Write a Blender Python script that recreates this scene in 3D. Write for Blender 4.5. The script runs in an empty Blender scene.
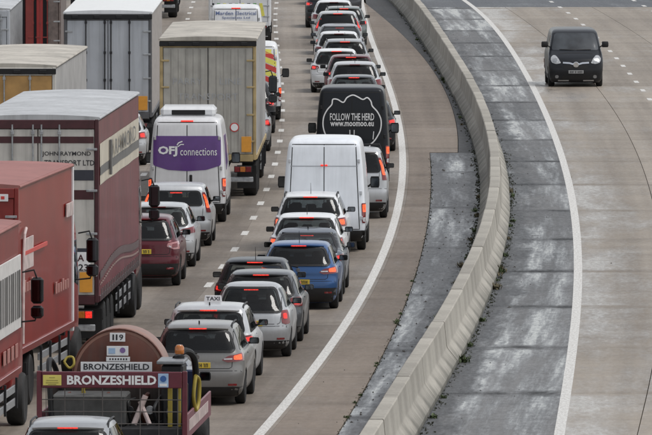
import bpy, bmesh, math, random
import numpy as np
from mathutils import Vector, Matrix
from mathutils.bvhtree import BVHTree
from mathutils.geometry import delaunay_2d_cdt

random.seed(7)
S = bpy.context.scene
COL = S.collection

# ------------------------------------------------------------------ camera
FPX, IMW, IMH = 11000.0, 652.0, 435.0          # a very long lens from a high bridge
PHI = math.atan(537.5 / FPX)
CAMH = 14.1 * math.cos(PHI)
cam_d = bpy.data.cameras.new("camera")
cam_d.sensor_width = 36.0
cam_d.lens = FPX / IMW * 36.0
cam_d.clip_start = 1.0
cam_d.clip_end = 12000.0
cam = bpy.data.objects.new("camera", cam_d)
COL.objects.link(cam)
cam.location = (0, 0, CAMH)
cam.rotation_euler = (math.radians(90) - PHI, 0, 0)
S.camera = cam

# ------------------------------------------------------------------ sky, sun, exposure
SUN_EL, SUN_AZ = math.radians(64), math.radians(105)   # azimuth clockwise from +Y
w = bpy.data.worlds.new("World"); S.world = w; w.use_nodes = True
nt = w.node_tree; nt.nodes.clear()
sky = nt.nodes.new("ShaderNodeTexSky"); sky.sky_type = 'NISHITA'; sky.sun_disc = False
sky.sun_elevation = SUN_EL; sky.sun_rotation = SUN_AZ
sky.air_density = 1.0; sky.dust_density = 1.0; sky.ozone_density = 1.0
hs = nt.nodes.new("ShaderNodeHueSaturation"); hs.inputs['Saturation'].default_value = 0.22
bg = nt.nodes.new("ShaderNodeBackground"); bg.inputs[1].default_value = 0.12
wo = nt.nodes.new("ShaderNodeOutputWorld")
nt.links.new(sky.outputs[0], hs.inputs['Color']); nt.links.new(hs.outputs[0], bg.inputs[0]); nt.links.new(bg.outputs[0], wo.inputs[0])
sd = bpy.data.lights.new("sun", 'SUN'); sd.energy = 1.4; sd.angle = math.radians(22); sd.color = (1, .97, .93)
so = bpy.data.objects.new("sun", sd); COL.objects.link(so)
sdir = Vector((math.sin(SUN_AZ) * math.cos(SUN_EL), math.cos(SUN_AZ) * math.cos(SUN_EL), math.sin(SUN_EL)))
so.rotation_euler = sdir.to_track_quat('Z', 'Y').to_euler(); so.location = sdir * 200
S.view_settings.view_transform = 'Standard'; S.view_settings.look = 'None'
S.view_settings.exposure = 0.5; S.view_settings.gamma = 1.0; S.view_settings.use_curve_mapping = False

# ------------------------------------------------------------------ plan curves of the motorway
def gp(x, y, h=0.0):
    """ground point (X, Y) in metres that the bridge viewpoint surveys at photo position x, y"""
    u = (x - 326) / FPX; v = (y - 217.5) / FPX
    c, s = math.cos(PHI), math.sin(PHI)
    d = (u, c - v * s, -s - v * c); t = (CAMH - h) / -d[2]
    return d[0] * t, d[1] * t
def mkcurve(co, lo, hi):
    co = np.array(co); dc = np.polyder(co)
    def fn(Y):
        t = (Y - 350.0) / 130.0; a = (lo - 350.0) / 130.0; b = (hi - 350.0) / 130.0
        tc = min(max(t, a), b)
        return float(np.polyval(co, tc) + np.polyval(dc, tc) * (t - tc))
    return fn
cE = mkcurve([-0.1161, 0.193, 1.3064, -1.9659, -0.1696, 2.3148], 207, 483)     # inner edge line, left carriageway
cB = mkcurve([-0.7031, -0.1386, 1.7883, -2.0621, -0.4787, 4.453], 208, 483)    # barrier foot, left side
cR = mkcurve([-0.4083, -0.3337, 0.6047, -1.2629, 0.482, 7.1155], 208, 483)     # inner edge line, right carriageway
cP1 = mkcurve([0.8869, -3.8499, 0.5315, 4.1403], 328, 483)                     # asphalt edge, far
cP2 = mkcurve([0.3383, -2.1088, -0.1462, 3.1324], 207, 328)                    # asphalt edge, near
cJ = mkcurve([0.1077, -2.408, 0.4172, 9.4095], 214, 470)                       # slab joint, right carriageway
def off(c, d): return lambda Y: c(Y) + d
def heading(Y): return math.atan2(cE(Y + 2) - cE(Y - 2), 4.0)                  # angle to the right of +Y

# ------------------------------------------------------------------ materials
MATS = {}
def nodes_of(name):
    m = bpy.data.materials.new(name); m.use_nodes = True
    n = m.node_tree.nodes; return m, n, m.node_tree.links, n['Principled BSDF']
def mat(name, col, rough=.5, metal=0., coat=0., var=.12, scale=6., bump=0., bscale=40., spec=.5, dirt=0., streak=0.):
    """plain procedural material: colour broken up by two noises, optional road grime and fine relief"""
    if name in MATS: return MATS[name]
    m, n, l, b = nodes_of(name)
    tc = n.new('ShaderNodeTexCoord'); nz = n.new('ShaderNodeTexNoise'); nz.inputs['Scale'].default_value = scale
    nz.inputs['Detail'].default_value = 5; l.new(tc.outputs['Object'], nz.inputs['Vector'])
    mr = n.new('ShaderNodeMapRange'); mr.inputs[1].default_value = .3; mr.inputs[2].default_value = .7
    mr.inputs[3].default_value = 1 - var; mr.inputs[4].default_value = 1 + var
    l.new(nz.outputs[0], mr.inputs[0])
    mx = n.new('ShaderNodeMix'); mx.data_type = 'RGBA'; mx.blend_type = 'MULTIPLY'; mx.inputs[0].default_value = 1
    mx.inputs[6].default_value = (*col, 1); l.new(mr.outputs[0], mx.inputs[7])
    out = mx.outputs[2]
    if streak:                          # rain-washed grime running down
        mp = n.new('ShaderNodeMapping'); mp.inputs['Scale'].default_value = (5, 5, .22); l.new(tc.outputs['Object'], mp.inputs[0])
        ns = n.new('ShaderNodeTexNoise'); ns.inputs['Scale'].default_value = 1.3; ns.inputs['Detail'].default_value = 7; ns.inputs['Roughness'].default_value = .65; l.new(mp.outputs[0], ns.inputs[0])
        ms = n.new('ShaderNodeMapRange'); ms.inputs[1].default_value = .46; ms.inputs[2].default_value = .72; ms.inputs[3].default_value = 0; ms.inputs[4].default_value = streak; l.new(ns.outputs[0], ms.inputs[0])
        mm = n.new('ShaderNodeMix'); mm.data_type = 'RGBA'; mm.inputs[7].default_value = (.075, .068, .06, 1); l.new(ms.outputs[0], mm.inputs[0]); l.new(out, mm.inputs[6]); out = mm.outputs[2]
    if dirt > 0:
        sp = n.new('ShaderNodeSeparateXYZ'); l.new(tc.outputs['Object'], sp.inputs[0])
        d1 = n.new('ShaderNodeMapRange'); d1.inputs[1].default_value = 1.0; d1.inputs[2].default_value = .15
        l.new(sp.outputs[2], d1.inputs[0])
        nz2 = n.new('ShaderNodeTexNoise'); nz2.inputs['Scale'].default_value = 3; nz2.inputs['Detail'].default_value = 8
        l.new(tc.outputs['Object'], nz2.inputs['Vector'])
        mu = n.new('ShaderNodeMath'); mu.operation = 'MULTIPLY'; l.new(d1.outputs[0], mu.inputs[0]); l.new(nz2.outputs[0], mu.inputs[1])
        ad = n.new('ShaderNodeMath'); ad.operation = 'MULTIPLY_ADD'; ad.use_clamp = True
        ad.inputs[1].default_value = dirt * 1.5; ad.inputs[2].default_value = dirt * .12; l.new(mu.outputs[0], ad.inputs[0])
        m2 = n.new('ShaderNodeMix'); m2.data_type = 'RGBA'; m2.inputs[7].default_value = (.085, .075, .065, 1)
        l.new(ad.outputs[0], m2.inputs[0]); l.new(out, m2.inputs[6]); out = m2.outputs[2]
        rr = n.new('ShaderNodeMapRange'); rr.inputs[3].default_value = rough; rr.inputs[4].default_value = .75
        l.new(ad.outputs[0], rr.inputs[0]); l.new(rr.outputs[0], b.inputs['Roughness'])
        cc = n.new('ShaderNodeMapRange'); cc.inputs[3].default_value = coat; cc.inputs[4].default_value = 0
        l.new(ad.outputs[0], cc.inputs[0]); l.new(cc.outputs[0], b.inputs['Coat Weight'])
    else:
        b.inputs['Roughness'].default_value = rough; b.inputs['Coat Weight'].default_value = coat
    l.new(out, b.inputs['Base Color'])
    b.inputs['Metallic'].default_value = metal; b.inputs['Specular IOR Level'].default_value = spec
    b.inputs['Coat Roughness'].default_value = .06
    if bump:
        n3 = n.new('ShaderNodeTexNoise'); n3.inputs['Scale'].default_value = bscale; n3.inputs['Detail'].default_value = 4
        l.new(tc.outputs['Object'], n3.inputs['Vector'])
        bp = n.new('ShaderNodeBump'); bp.inputs['Strength'].default_value = bump; bp.inputs['Distance'].default_value = .02
        l.new(n3.outputs[0], bp.inputs['Height']); l.new(bp.outputs[0], b.inputs['Normal'])
    MATS[name] = m; return m
def paint(name, col, metal=.0, rough=.32):
    d = .5 if sum(col) > .5 else .22
    dk = sum(col) < .12
    return mat('paint_' + name, col, rough, metal, .15 if dk else .4, var=.05, scale=2.5, dirt=d, spec=.15 if dk else .3, streak=0 if dk else .12)
def glow(name, col, strength, base):
    if name in MATS: return MATS[name]
    m, n, l, b = nodes_of(name)
    tc = n.new('ShaderNodeTexCoord'); nz = n.new('ShaderNodeTexVoronoi'); nz.inputs['Scale'].default_value = 38
    l.new(tc.outputs['Object'], nz.inputs['Vector'])
    mr = n.new('ShaderNodeMapRange'); mr.inputs[2].default_value = .6; mr.inputs[3].default_value = 1.25; mr.inputs[4].default_value = .5
    l.new(nz.outputs[0], mr.inputs[0])
    mu = n.new('ShaderNodeMath'); mu.operation = 'MULTIPLY'; mu.inputs[1].default_value = strength; l.new(mr.outputs[0], mu.inputs[0])
    l.new(mu.outputs[0], b.inputs['Emission Strength'])
    b.inputs['Base Color'].default_value = (*base, 1); b.inputs['Roughness'].default_value = .15
    b.inputs['Emission Color'].default_value = (*col, 1)
    MATS[name] = m; return m

def glass_mat(name, tint, refl=.9):
    m, n, l, b = nodes_of(name); n.remove(b)
    tr = n.new('ShaderNodeBsdfTransparent'); gl = n.new('ShaderNodeBsdfGlossy'); gl.inputs['Roughness'].default_value = .03
    tc = n.new('ShaderNodeTexCoord'); nz = n.new('ShaderNodeTexNoise'); nz.inputs['Scale'].default_value = 3; nz.inputs['Detail'].default_value = 6; l.new(tc.outputs['Object'], nz.inputs[0])
    mr = n.new('ShaderNodeMapRange'); mr.inputs[1].default_value = .3; mr.inputs[2].default_value = .7; mr.inputs[3].default_value = .75; mr.inputs[4].default_value = 1.1; l.new(nz.outputs[0], mr.inputs[0])
    mc = n.new('ShaderNodeMix'); mc.data_type = 'RGBA'; mc.blend_type = 'MULTIPLY'; mc.inputs[0].default_value = 1; mc.inputs[6].default_value = (*tint, 1); l.new(mr.outputs[0], mc.inputs[7]); l.new(mc.outputs[2], tr.inputs[0])
    gl.inputs['Color'].default_value = (refl, refl, refl, 1)
    lw = n.new('ShaderNodeLayerWeight'); lw.inputs[0].default_value = .5; pw = n.new('ShaderNodeMath'); pw.operation = 'POWER'; pw.inputs[1].default_value = 5; l.new(lw.outputs['Facing'], pw.inputs[0])
    fr = n.new('ShaderNodeMath'); fr.operation = 'MULTIPLY_ADD'; fr.inputs[1].default_value = .9; fr.inputs[2].default_value = .035; l.new(pw.outputs[0], fr.inputs[0]); mx = n.new('ShaderNodeMixShader'); l.new(fr.outputs[0], mx.inputs[0]); l.new(tr.outputs[0], mx.inputs[1]); l.new(gl.outputs[0], mx.inputs[2])
    l.new(mx.outputs[0], n['Material Output'].inputs[0]); MATS[name] = m; return m
CLEARG = glass_mat('car_glass', (.50, .54, .53)); PRIVG = glass_mat('privacy_glass', (.20, .22, .22))
GLASS = mat('tinted_glass', (.006, .007, .008), .05, spec=.3, var=.4, scale=1.6)
GLASS2 = mat('tinted_glass_clearer', (.018, .021, .022), .05, spec=.3, var=.6, scale=2.2)
BLACK = mat('black_plastic', (.009, .009, .010), .5, dirt=.08, spec=.35)
TRIM = mat('grey_plastic_trim', (.012, .012, .013), .55, dirt=.15, spec=.3)
GAP = mat('panel_gap', (.01, .01, .01), .8)
RUBBER = mat('tyre_rubber', (.014, .014, .014), .75, var=.25, scale=12, bump=.3, bscale=60)
ALLOY = mat('alloy_wheel', (.32, .32, .33), .35, .8, var=.2, scale=8)
STEEL = mat('galvanised_steel', (.34, .35, .36), .45, .6, var=.25, scale=14)
DARKSTEEL = mat('dark_chassis_steel', (.022, .022, .024), .6, .3, var=.3, scale=9)
CHROME = mat('chrome', (.62, .63, .65), .12, 1, var=.05)
REDLENS = mat('red_lens', (.16, .010, .012), .12, coat=.6, var=.25, scale=18)
CLEAR = mat('clear_lens', (.55, .56, .57), .1, coat=1, var=.15, scale=25)
AMBER = mat('amber_lens', (.42, .13, .02), .2, coat=.5, var=.2, scale=20)
BRAKE = glow('lit_brake_lamp', (1, .04, .03), .8, (.45, .02, .015))
BRAKE2 = glow('lit_brake_lamp_amber', (1, .11, .035), 1.4, (.5, .05, .015))
HIBRAKE = glow('lit_high_brake_lamp', (1, .06, .04), .9, (.45, .02, .015))
PLATE = mat('yellow_number_plate', (.62, .45, .05), .4, var=.08)
PLATEW = mat('white_number_plate', (.6, .6, .58), .4, var=.08)
WHITEP = mat('white_print', (.72, .72, .72), .4, var=.06)
BLACKP = mat('black_print', (.02, .02, .025), .5, var=.1)
GREYP = mat('faded_grey_print', (.33, .335, .34), .5, var=.1)
MIRG = mat('mirror_glass', (.10, .11, .12), .05, 1, var=.03)

# ------------------------------------------------------------------ mesh helpers
def link(name, me, parent=None, kind=None):
    o = bpy.data.objects.new(name, me); COL.objects.link(o)
    if parent is not None: o.parent = parent
    if kind: o['kind'] = kind
    return o
def thing(name, label, cat, loc=(0, 0, 0), rz=0, group=None):
    o = link(name, None); o.location = loc; o.rotation_euler = (0, 0, rz); o['label'] = label; o['category'] = cat
    o.empty_display_size = .3
    if group: o['group'] = group
    return o
def mesh(name, v, f, mats, mi=None, smooth=True, ang=35):
    me = bpy.data.meshes.new(name); me.from_pydata([tuple(p) for p in v], [], f)
    for m in (mats if isinstance(mats, (list, tuple)) else [mats]): me.materials.append(m)
    if mi: me.polygons.foreach_set('material_index', mi)
    if smooth:
        me.polygons.foreach_set('use_smooth', [True] * len(me.polygons)); me.set_sharp_from_angle(angle=math.radians(ang))
    me.update(); return me
class MB:
    def __init__(s): s.v = []; s.f = []; s.mi = []
    def add(s, v, f, mi=0):
        k = len(s.v); s.v += [tuple(p) for p in v]; s.f += [[i + k for i in q] for q in f]; s.mi += [mi] * len(f); return s
    def box(s, x0, x1, y0, y1, z0, z1, b=.008, mi=0):
        lo = (x0, y0, z0); hi = (x1, y1, z1); b = min(b, .45 * min(hi[i] - lo[i] for i in range(3)))
        V = {}; vs = []
        for c in range(8):
            sg = [(c >> i) & 1 for i in range(3)]
            for ax in range(3):
                p = [0, 0, 0]
                for i in range(3):
                    e = hi[i] if sg[i] else lo[i]
                    p[i] = e if i == ax else (e - b if sg[i] else e + b)
                V[(c, ax)] = len(vs); vs.append(p)
        fs = []
        for ax in range(3):
            o1, o2 = (ax + 1) % 3, (ax + 2) % 3
            for sd_ in (0, 1):
                cs = [(sd_ << ax) | (p << o1) | (q << o2) for p, q in ((0, 0), (1, 0), (1, 1), (0, 1))]
                q = [V[(c, ax)] for c in cs]; fs.append(q if sd_ else q[::-1])
            for p in (0, 1):
                for q in (0, 1):
                    c0 = (p << o1) | (q << o2); c1 = c0 | (1 << ax)
                    r = [V[(c0, o1)], V[(c1, o1)], V[(c1, o2)], V[(c0, o2)]]
                    fs.append(r if p != q else r[::-1])
        for c in range(8):
            t = [V[(c, 0)], V[(c, 1)], V[(c, 2)]]
            fs.append(t if bin(c).count('1') % 2 else t[::-1])
        return s.add(vs, fs, mi)
    def tube(s, pts, r, n=8, mi=0, cap=True):
        pts = [Vector(p) for p in pts]; rs = r if isinstance(r, (list, tuple)) else [r] * len(pts); vs = []; fs = []
        t0 = (pts[1] - pts[0]).normalized(); a = t0.orthogonal().normalized()
        for i, p in enumerate(pts):
            t = (pts[min(i + 1, len(pts) - 1)] - pts[max(i - 1, 0)]).normalized()
            a = (a - t * a.dot(t)).normalized(); b_ = t.cross(a)
            for k in range(n):
                g = 2 * math.pi * k / n; vs.append(p + (a * math.cos(g) + b_ * math.sin(g)) * rs[i])
        for i in range(len(pts) - 1):
            for k in range(n):
                k2 = (k + 1) % n; fs.append([i * n + k, i * n + k2, (i + 1) * n + k2, (i + 1) * n + k])
        if cap: fs.append(list(range(n))[::-1]); fs.append([(len(pts) - 1) * n + k for k in range(n)])
        return s.add(vs, fs, mi)
    def lathe(s, prof, c=(0, 0, 0), ax='y', n=24, mi=0):
        """prof: (radius, offset along the axis)"""
        vs = []; fs = []
        for r, h in prof:
            for k in range(n):
                g = 2 * math.pi * k / n; a, b_ = r * math.cos(g), r * math.sin(g)
                p = {'y': (a, h, b_), 'x': (h, a, b_), 'z': (a, b_, h)}[ax]
                vs.append((p[0] + c[0], p[1] + c[1], p[2] + c[2]))
        for i in range(len(prof) - 1):
            for k in range(n):
                k2 = (k + 1) % n; q = [i * n + k, i * n + k2, (i + 1) * n + k2, (i + 1) * n + k]
                fs.append(q if ax != 'y' else q[::-1])
        fs.append([k for k in range(n)][::-1 if ax != 'y' else 1]); fs.append([(len(prof) - 1) * n + k for k in range(n)][::1 if ax != 'y' else -1])
        return s.add(vs, fs, mi)
    def prism(s, pts, f0, f1, mi=0):
        """pts 2D; f0, f1 map a 2D point to the 3D front and back"""
        n = len(pts); vs = [f0(*p) for p in pts] + [f1(*p) for p in pts]
        fs = [list(range(n)), list(range(2 * n - 1, n - 1, -1))] + [[i, i + n, (i + 1) % n + n, (i + 1) % n] for i in range(n)]
        return s.add(vs, fs, mi)
    def me(s, name, mats, smooth=True, ang=35): return mesh(name, s.v, s.f, mats, s.mi, smooth, ang)
    def build(s, name, mats, parent=None, smooth=True, ang=35, kind=None):
        return link(name, s.me(name, mats, smooth, ang), parent, kind)

def rpoly(pts, r=.03, step=.06, seg=4):
    """polygon with rounded corners, resampled"""
    n = len(pts); out = []
    for i in range(n):
        p0, p, p1 = Vector(pts[i - 1]), Vector(pts[i]), Vector(pts[(i + 1) % n])
        a = p0 - p; b = p1 - p; ra = min(r, a.length * .45); rb = min(r, b.length * .45)
        A = p + a.normalized() * ra; B = p + b.normalized() * rb
        for k in range(seg + 1):
            t = k / seg; out.append((1 - t) ** 2 * A + 2 * t * (1 - t) * p + t * t * B)
    res = []
    for i in range(len(out)):
        a, b = out[i], out[(i + 1) % len(out)]; L = (b - a).length
        if L < 1e-5: continue
        k = max(1, int(L / step))
        for j in range(k): res.append(a.lerp(b, j / k))
    return res
def fill(outline, grid=.07):
    """triangulated 2D patch with inner points"""
    o = [Vector(p) for p in outline]; n = len(o)
    xs = [p.x for p in o]; ys = [p.y for p in o]; pts = list(o)
    def inside(q):
        c = False; j = n - 1
        for i in range(n):
            if (o[i].y > q[1]) != (o[j].y > q[1]) and q[0] < (o[j].x - o[i].x) * (q[1] - o[i].y) / (o[j].y - o[i].y) + o[i].x: c = not c
            j = i
        return c
    x = min(xs) + grid / 2
    while x < max(xs):
        y = min(ys) + grid / 2
        while y < max(ys):
            if inside((x, y)) and min((p - Vector((x, y))).length_squared for p in o) > (grid * .35) ** 2: pts.append(Vector((x, y)))
            y += grid
        x += grid
    r = delaunay_2d_cdt(pts, [], [list(range(n))], 1, 1e-5)
    return r[0], [list(f) for f in r[2]]

class Proj:
    """throws flat outlines onto a body surface"""
    def __init__(s, bvh): s.b = bvh
    def cast(s, o, d):
        o = Vector(o); d = Vector(d).normalized()
        h = s.b.ray_cast(o - d * 6, d)
        if h[0] is None: h = s.b.find_nearest(o)
        nrm = h[1]
        if nrm.dot(d) > 0: nrm = -nrm
        return h[0], nrm
    def ray(s, side, u, v, k=0, sgn=1):
        if side == 'rear': return (0.1, u, v), (1, 0, 0)
        if side == 'front': return (20., u, v), (-1, 0, 0)
        if side == 'left': return (u, 2, v), (0, -1, 0)
        if side == 'right': return (u, -2, v), (0, 1, 0)
        if side == 'top': return (u, v, 4), (0, 0, -1)
        if side == 'lamp': return (0.1, sgn * u, v), (1, -sgn * k, 0)           # slanted: wraps round the rear corner
        if side == 'flamp': return (s.xf - .1, sgn * u, v), (-1, -sgn * k, 0)
    def patch(s, outline, side, name, mats, parent, off_=.004, thick=.012, grid=.07, k=0, sgn=1, r=.03, step=.06):
        V2, F = fill(rpoly(outline, r, step), grid)
        H = []; 
        for p in V2:
            o, d = s.ray(side, p.x, p.y, k, sgn); H.append((s.cast(o, d), d))
        vs = [h[0] + h[1] * off_ for h, d in H]
        fs = []
        for f in F:
            a, b, c = (vs[i] for i in f[:3]); nn = (b - a).cross(c - a)
            fs.append(f if nn.dot(H[f[0]][0][1]) > 0 else f[::-1])
        ec = {}
        for f in fs:
            for i in range(len(f)): ec[(f[i], f[(i + 1) % len(f)])] = 1
        n = len(vs); vs2 = vs + [h[0] - h[1] * thick for h, d in H]
        for (a, b) in list(ec):
            if (b, a) not in ec: fs.append([b, a, a + n, b + n])
        used = sorted({i for f in fs for i in f}); rm = {j: i for i, j in enumerate(used)}
        return link(name, mesh(name, [vs2[i] for i in used], [[rm[i] for i in f] for f in fs], mats, ang=50), parent)
    def flat(s, V2, F, side, name, mats, parent, off_=.006, k=0, sgn=1):
        """print: text or strokes laid on the surface"""
        vs = []
        for p in V2:
            o, d = s.ray(side, p[0], p[1], k, sgn); h, nn = s.cast(o, d); vs.append(h + nn * off_)
        return link(name, mesh(name, vs, F, mats, smooth=False), parent)
    def stroke(s, pts, wd, side, name, mats, parent, off_=.003, closed=False):
        V, F = ribbon(pts, wd, closed); return s.flat(V, F, side, name, mats, parent, off_)
def ribbon(pts, wd, closed=False, step=.08):
    P = []
    n = len(pts)
    for i in range(n if closed else n - 1):
        a, b = Vector(pts[i]), Vector(pts[(i + 1) % n]); k = max(1, int((b - a).length / step))
        for j in range(k): P.append(a.lerp(b, j / k))
    if not closed: P.append(Vector(pts[-1]))
    V = []; F = []; m = len(P)
    for i, p in enumerate(P):
        a = P[i - 1] if (i or closed) else p; b = P[(i + 1) % m] if (i < m - 1 or closed) else p
        t = (b - a).normalized(); q = Vector((-t.y, t.x)) * wd / 2; V += [p + q, p - q]
    for i in range(m if closed else m - 1):
        j = (i + 1) % m; F.append([2 * i, 2 * i + 1, 2 * j + 1, 2 * j])
    return V, F
TEXTC = {}
def text2d(t, width=None, height=None, bold=0.0, shear=0.0):
    """flat letters, centred on the origin, scaled to width and/or cap height"""
    cu = bpy.data.curves.new('t', 'FONT'); cu.body = t; cu.resolution_u = 2; cu.offset = bold; cu.shear = shear
    ob = bpy.data.objects.new('t', cu); me = ob.to_mesh()
    V = [Vector((v.co.x, v.co.y)) for v in me.vertices]; F = [list(p.vertices) for p in me.polygons]
    ob.to_mesh_clear(); bpy.data.objects.remove(ob); bpy.data.curves.remove(cu)
    x0, x1 = min(p.x for p in V), max(p.x for p in V); y0, y1 = min(p.y for p in V), max(p.y for p in V)
    sy = height / (y1 - y0) if height else width / (x1 - x0); sx = width / (x1 - x0) if width else sy
    return [Vector(((p.x - (x0 + x1) / 2) * sx, (p.y - (y0 + y1) / 2) * sy)) for p in V], F
def text_on(parent, t, origin, right, up, width=None, height=None, m=None, name='lettering', bold=.0, shear=0., off_=.004, ext=.0):
    V, F = text2d(t, width, height, bold, shear); R = Vector(right).normalized(); U = Vector(up).normalized(); N = R.cross(U); O = Vector(origin) + N * off_
    return link(name, mesh(name, [O + R * p.x + U * p.y for p in V], F, m or WHITEP, smooth=False), parent)
REAR = ((0, -1, 0), (0, 0, 1))      # right / up of something facing backwards
RSIDE = ((1, 0, 0), (0, 0, 1))      # right / up on the right-hand side
FRONT = ((0, 1, 0), (0, 0, 1))

# ------------------------------------------------------------------ road surfaces
def road_mat(name, c1, c2, dry=.75, wet=.18, wlo=.55, whi=.7, jl=15., jph=0., jamt=.5, jw=.9, wheel=0., wetdark=.6, fine=.18, rnd=.12, mud=None, wetu=None, wsc=(.55, .07)):
    m, n, l, b = nodes_of(name)
    uv = n.new('ShaderNodeUVMap')
    def mapped(sx, sy, ox=0.):
        mp = n.new('ShaderNodeMapping'); mp.inputs['Scale'].default_value = (sx, sy, 1); mp.inputs['Location'].default_value = (ox, ox * 1.7, 0)
        l.new(uv.outputs[0], mp.inputs[0]); return mp.outputs[0]
    def noise(sx, sy, ox=0., det=5, rough=.55):
        t = n.new('ShaderNodeTexNoise'); t.inputs['Scale'].default_value = 1; t.inputs['Detail'].default_value = det; t.inputs['Roughness'].default_value = rough
        l.new(mapped(sx, sy, ox), t.inputs['Vector']); return t.outputs[0]
    def rng(x, a, b_, c, d):
        r = n.new('ShaderNodeMapRange'); r.inputs[1].default_value = a; r.inputs[2].default_value = b_; r.inputs[3].default_value = c; r.inputs[4].default_value = d
        l.new(x, r.inputs[0]); return r.outputs[0]
    def mth(op, a, b_=None):
        q = n.new('ShaderNodeMath'); q.operation = op
        for i, x in enumerate((a, b_)):
            if x is None: continue
            if isinstance(x, (int, float)): q.inputs[i].default_value = x
            else: l.new(x, q.inputs[i])
        return q.outputs[0]
    big = noise(.35, .035, 3.1); band = noise(.06, .55, 9.7, 3); lng = noise(2.4, .02, 5.5, 4); fin = noise(6., 2.2, 1.3, 6, .7)
    sp = n.new('ShaderNodeSeparateXYZ'); l.new(uv.outputs[0], sp.inputs[0])
    oi = n.new('ShaderNodeObjectInfo')
    f = mth('ADD', rng(big, .3, .7, -.30, .30), rng(band, .3, .7, -.22, .22))
    f = mth('ADD', f, rng(lng, .3, .7, -.25, .25))
    f = mth('ADD', f, rng(oi.outputs['Random'], 0, 1, -rnd * 2, rnd * 2))
    if wheel:
        wv = mth('SINE', mth('MULTIPLY', sp.outputs[0], 2 * math.pi / 1.83)); f = mth('ADD', f, mth('MULTIPLY', wv, wheel))
    f = rng(f, -.55, .55, 0, 1)
    mx = n.new('ShaderNodeMix'); mx.data_type = 'RGBA'; mx.inputs[6].default_value = (*c1, 1); mx.inputs[7].default_value = (*c2, 1); l.new(f, mx.inputs[0])
    # transverse joints: tar, mud and damp gathered either side
    ph = mth('MODULO', mth('ADD', sp.outputs[1], 1500. - jph), jl)
    dist = mth('MINIMUM', ph, mth('SUBTRACT', jl, ph))
    jn = mth('MULTIPLY', rng(noise(1.1, .5, 2.2, 5), .35, .62, .15, 1.), rng(dist, .15, jw, 1., 0.))
    jd = mth('MULTIPLY', jn, jamt)
    fi = rng(fin, .25, .75, 1 - fine, 1 + fine)
    # damp
    wn = mth('ADD', noise(*wsc, 11.3, 9, .68), rng(oi.outputs['Random'], 0, 1, -.05, .05))
    if wetu: wn = mth('ADD', wn, mth('MULTIPLY', rng(mth('ABSOLUTE', mth('SUBTRACT', sp.outputs[0], wetu[0])), 0, wetu[1], 1, 0), wetu[2]))
    wf = mth('MULTIPLY', rng(wn, wlo, whi, 0, 1), mth('SUBTRACT', 1., mth('MINIMUM', mth('MULTIPLY', jn, 1.3), 1.)))
    dk = mth('SUBTRACT', 1., mth('MULTIPLY', wf, 1 - wetdark))
    k = mth('MULTIPLY', mth('MULTIPLY', fi, dk), mth('SUBTRACT', 1., jd))
    if mud:            # silt washed against the barrier foot, ragged edge
        mn = mth('ADD', mth('ABSOLUTE', sp.outputs[0]), rng(noise(1.6, .22, 7.7, 6, .65), .25, .75, -mud[0], mud[0]))
        md = mth('MULTIPLY', rng(mn, mud[0] * .55, mud[0] * 1.35, 1, 0), mud[1]); k = mth('MULTIPLY', k, mth('SUBTRACT', 1., md))
        wf = mth('MULTIPLY', wf, mth('SUBTRACT', 1., md))
    m2 = n.new('ShaderNodeMix'); m2.data_type = 'RGBA'; m2.blend_type = 'MULTIPLY'; m2.inputs[0].default_value = 1
    l.new(mx.outputs[2], m2.inputs[6]); l.new(k, m2.inputs[7]); l.new(m2.outputs[2], b.inputs['Base Color'])
    grit = noise(9., 1.6, 4.4, 8, .75); ro = mth('ADD', mth('MULTIPLY', wf, wet - dry), dry); ro = mth('ADD', ro, rng(grit, .3, .7, -.12, .12)); l.new(ro, b.inputs['Roughness']); l.new(rng(jn, .2, .8, .5, .5 - .42 * min(1., jamt * 1.15)), b.inputs['Specular IOR Level'])
    bp = n.new('ShaderNodeBump'); bp.inputs['Strength'].default_value = .08; bp.inputs['Distance'].default_value = .01
    l.new(fin, bp.inputs['Height']); l.new(bp.outputs[0], b.inputs['Normal'])
    return m
M_LEFT = road_mat('brushed_concrete_left', (.128, .105, .083), (.260, .223, .184), dry=.7, wet=.4, wlo=.5, whi=.75, jl=9., jph=4, jamt=.2, wheel=.2, wetdark=.85)
M_STRIP = road_mat('brown_concrete_strip', (.120, .093, .071), (.205, .166, .131), dry=.74, wet=.4, wlo=.55, whi=.8, jl=9., jph=4, jamt=.18, wetdark=.85)
M_RIGHT = road_mat('concrete_right', (.172, .142, .110), (.300, .257, .207), dry=.6, wet=.27, wlo=.5, whi=.72, jl=15., jph=7, jamt=.16, wheel=.14, wetdark=.85, wetu=(.5, 1.7, .16))
M_RES = road_mat('wet_reserve_concrete', (.035, .035, .035), (.125, .121, .117), dry=.52, wet=.17, wlo=.45, whi=.63, jl=15., jph=7, jamt=.85, jw=1.1, wetdark=.55, mud=(.55, .75), wsc=(1.6, .045))
M_ASPH = road_mat('wet_asphalt_patch', (.026, .027, .029), (.075, .075, .077), dry=.54, wet=.18, wlo=.45, whi=.64, jl=21., jph=9, jamt=.4, wetdark=.6, mud=(.35, .75), wsc=(1.3, .05))
M_DARK = road_mat('dark_asphalt_strip', (.022, .023, .025), (.048, .049, .051), dry=.8, wet=.5, wlo=.55, whi=.8, jl=40., jamt=.1)
M_NEW = road_mat('blue_grey_asphalt', (.055, .06, .068), (.085, .09, .098), dry=.65, wet=.35, wlo=.5, whi=.8, jl=60., jamt=.1, rnd=.02)
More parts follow.
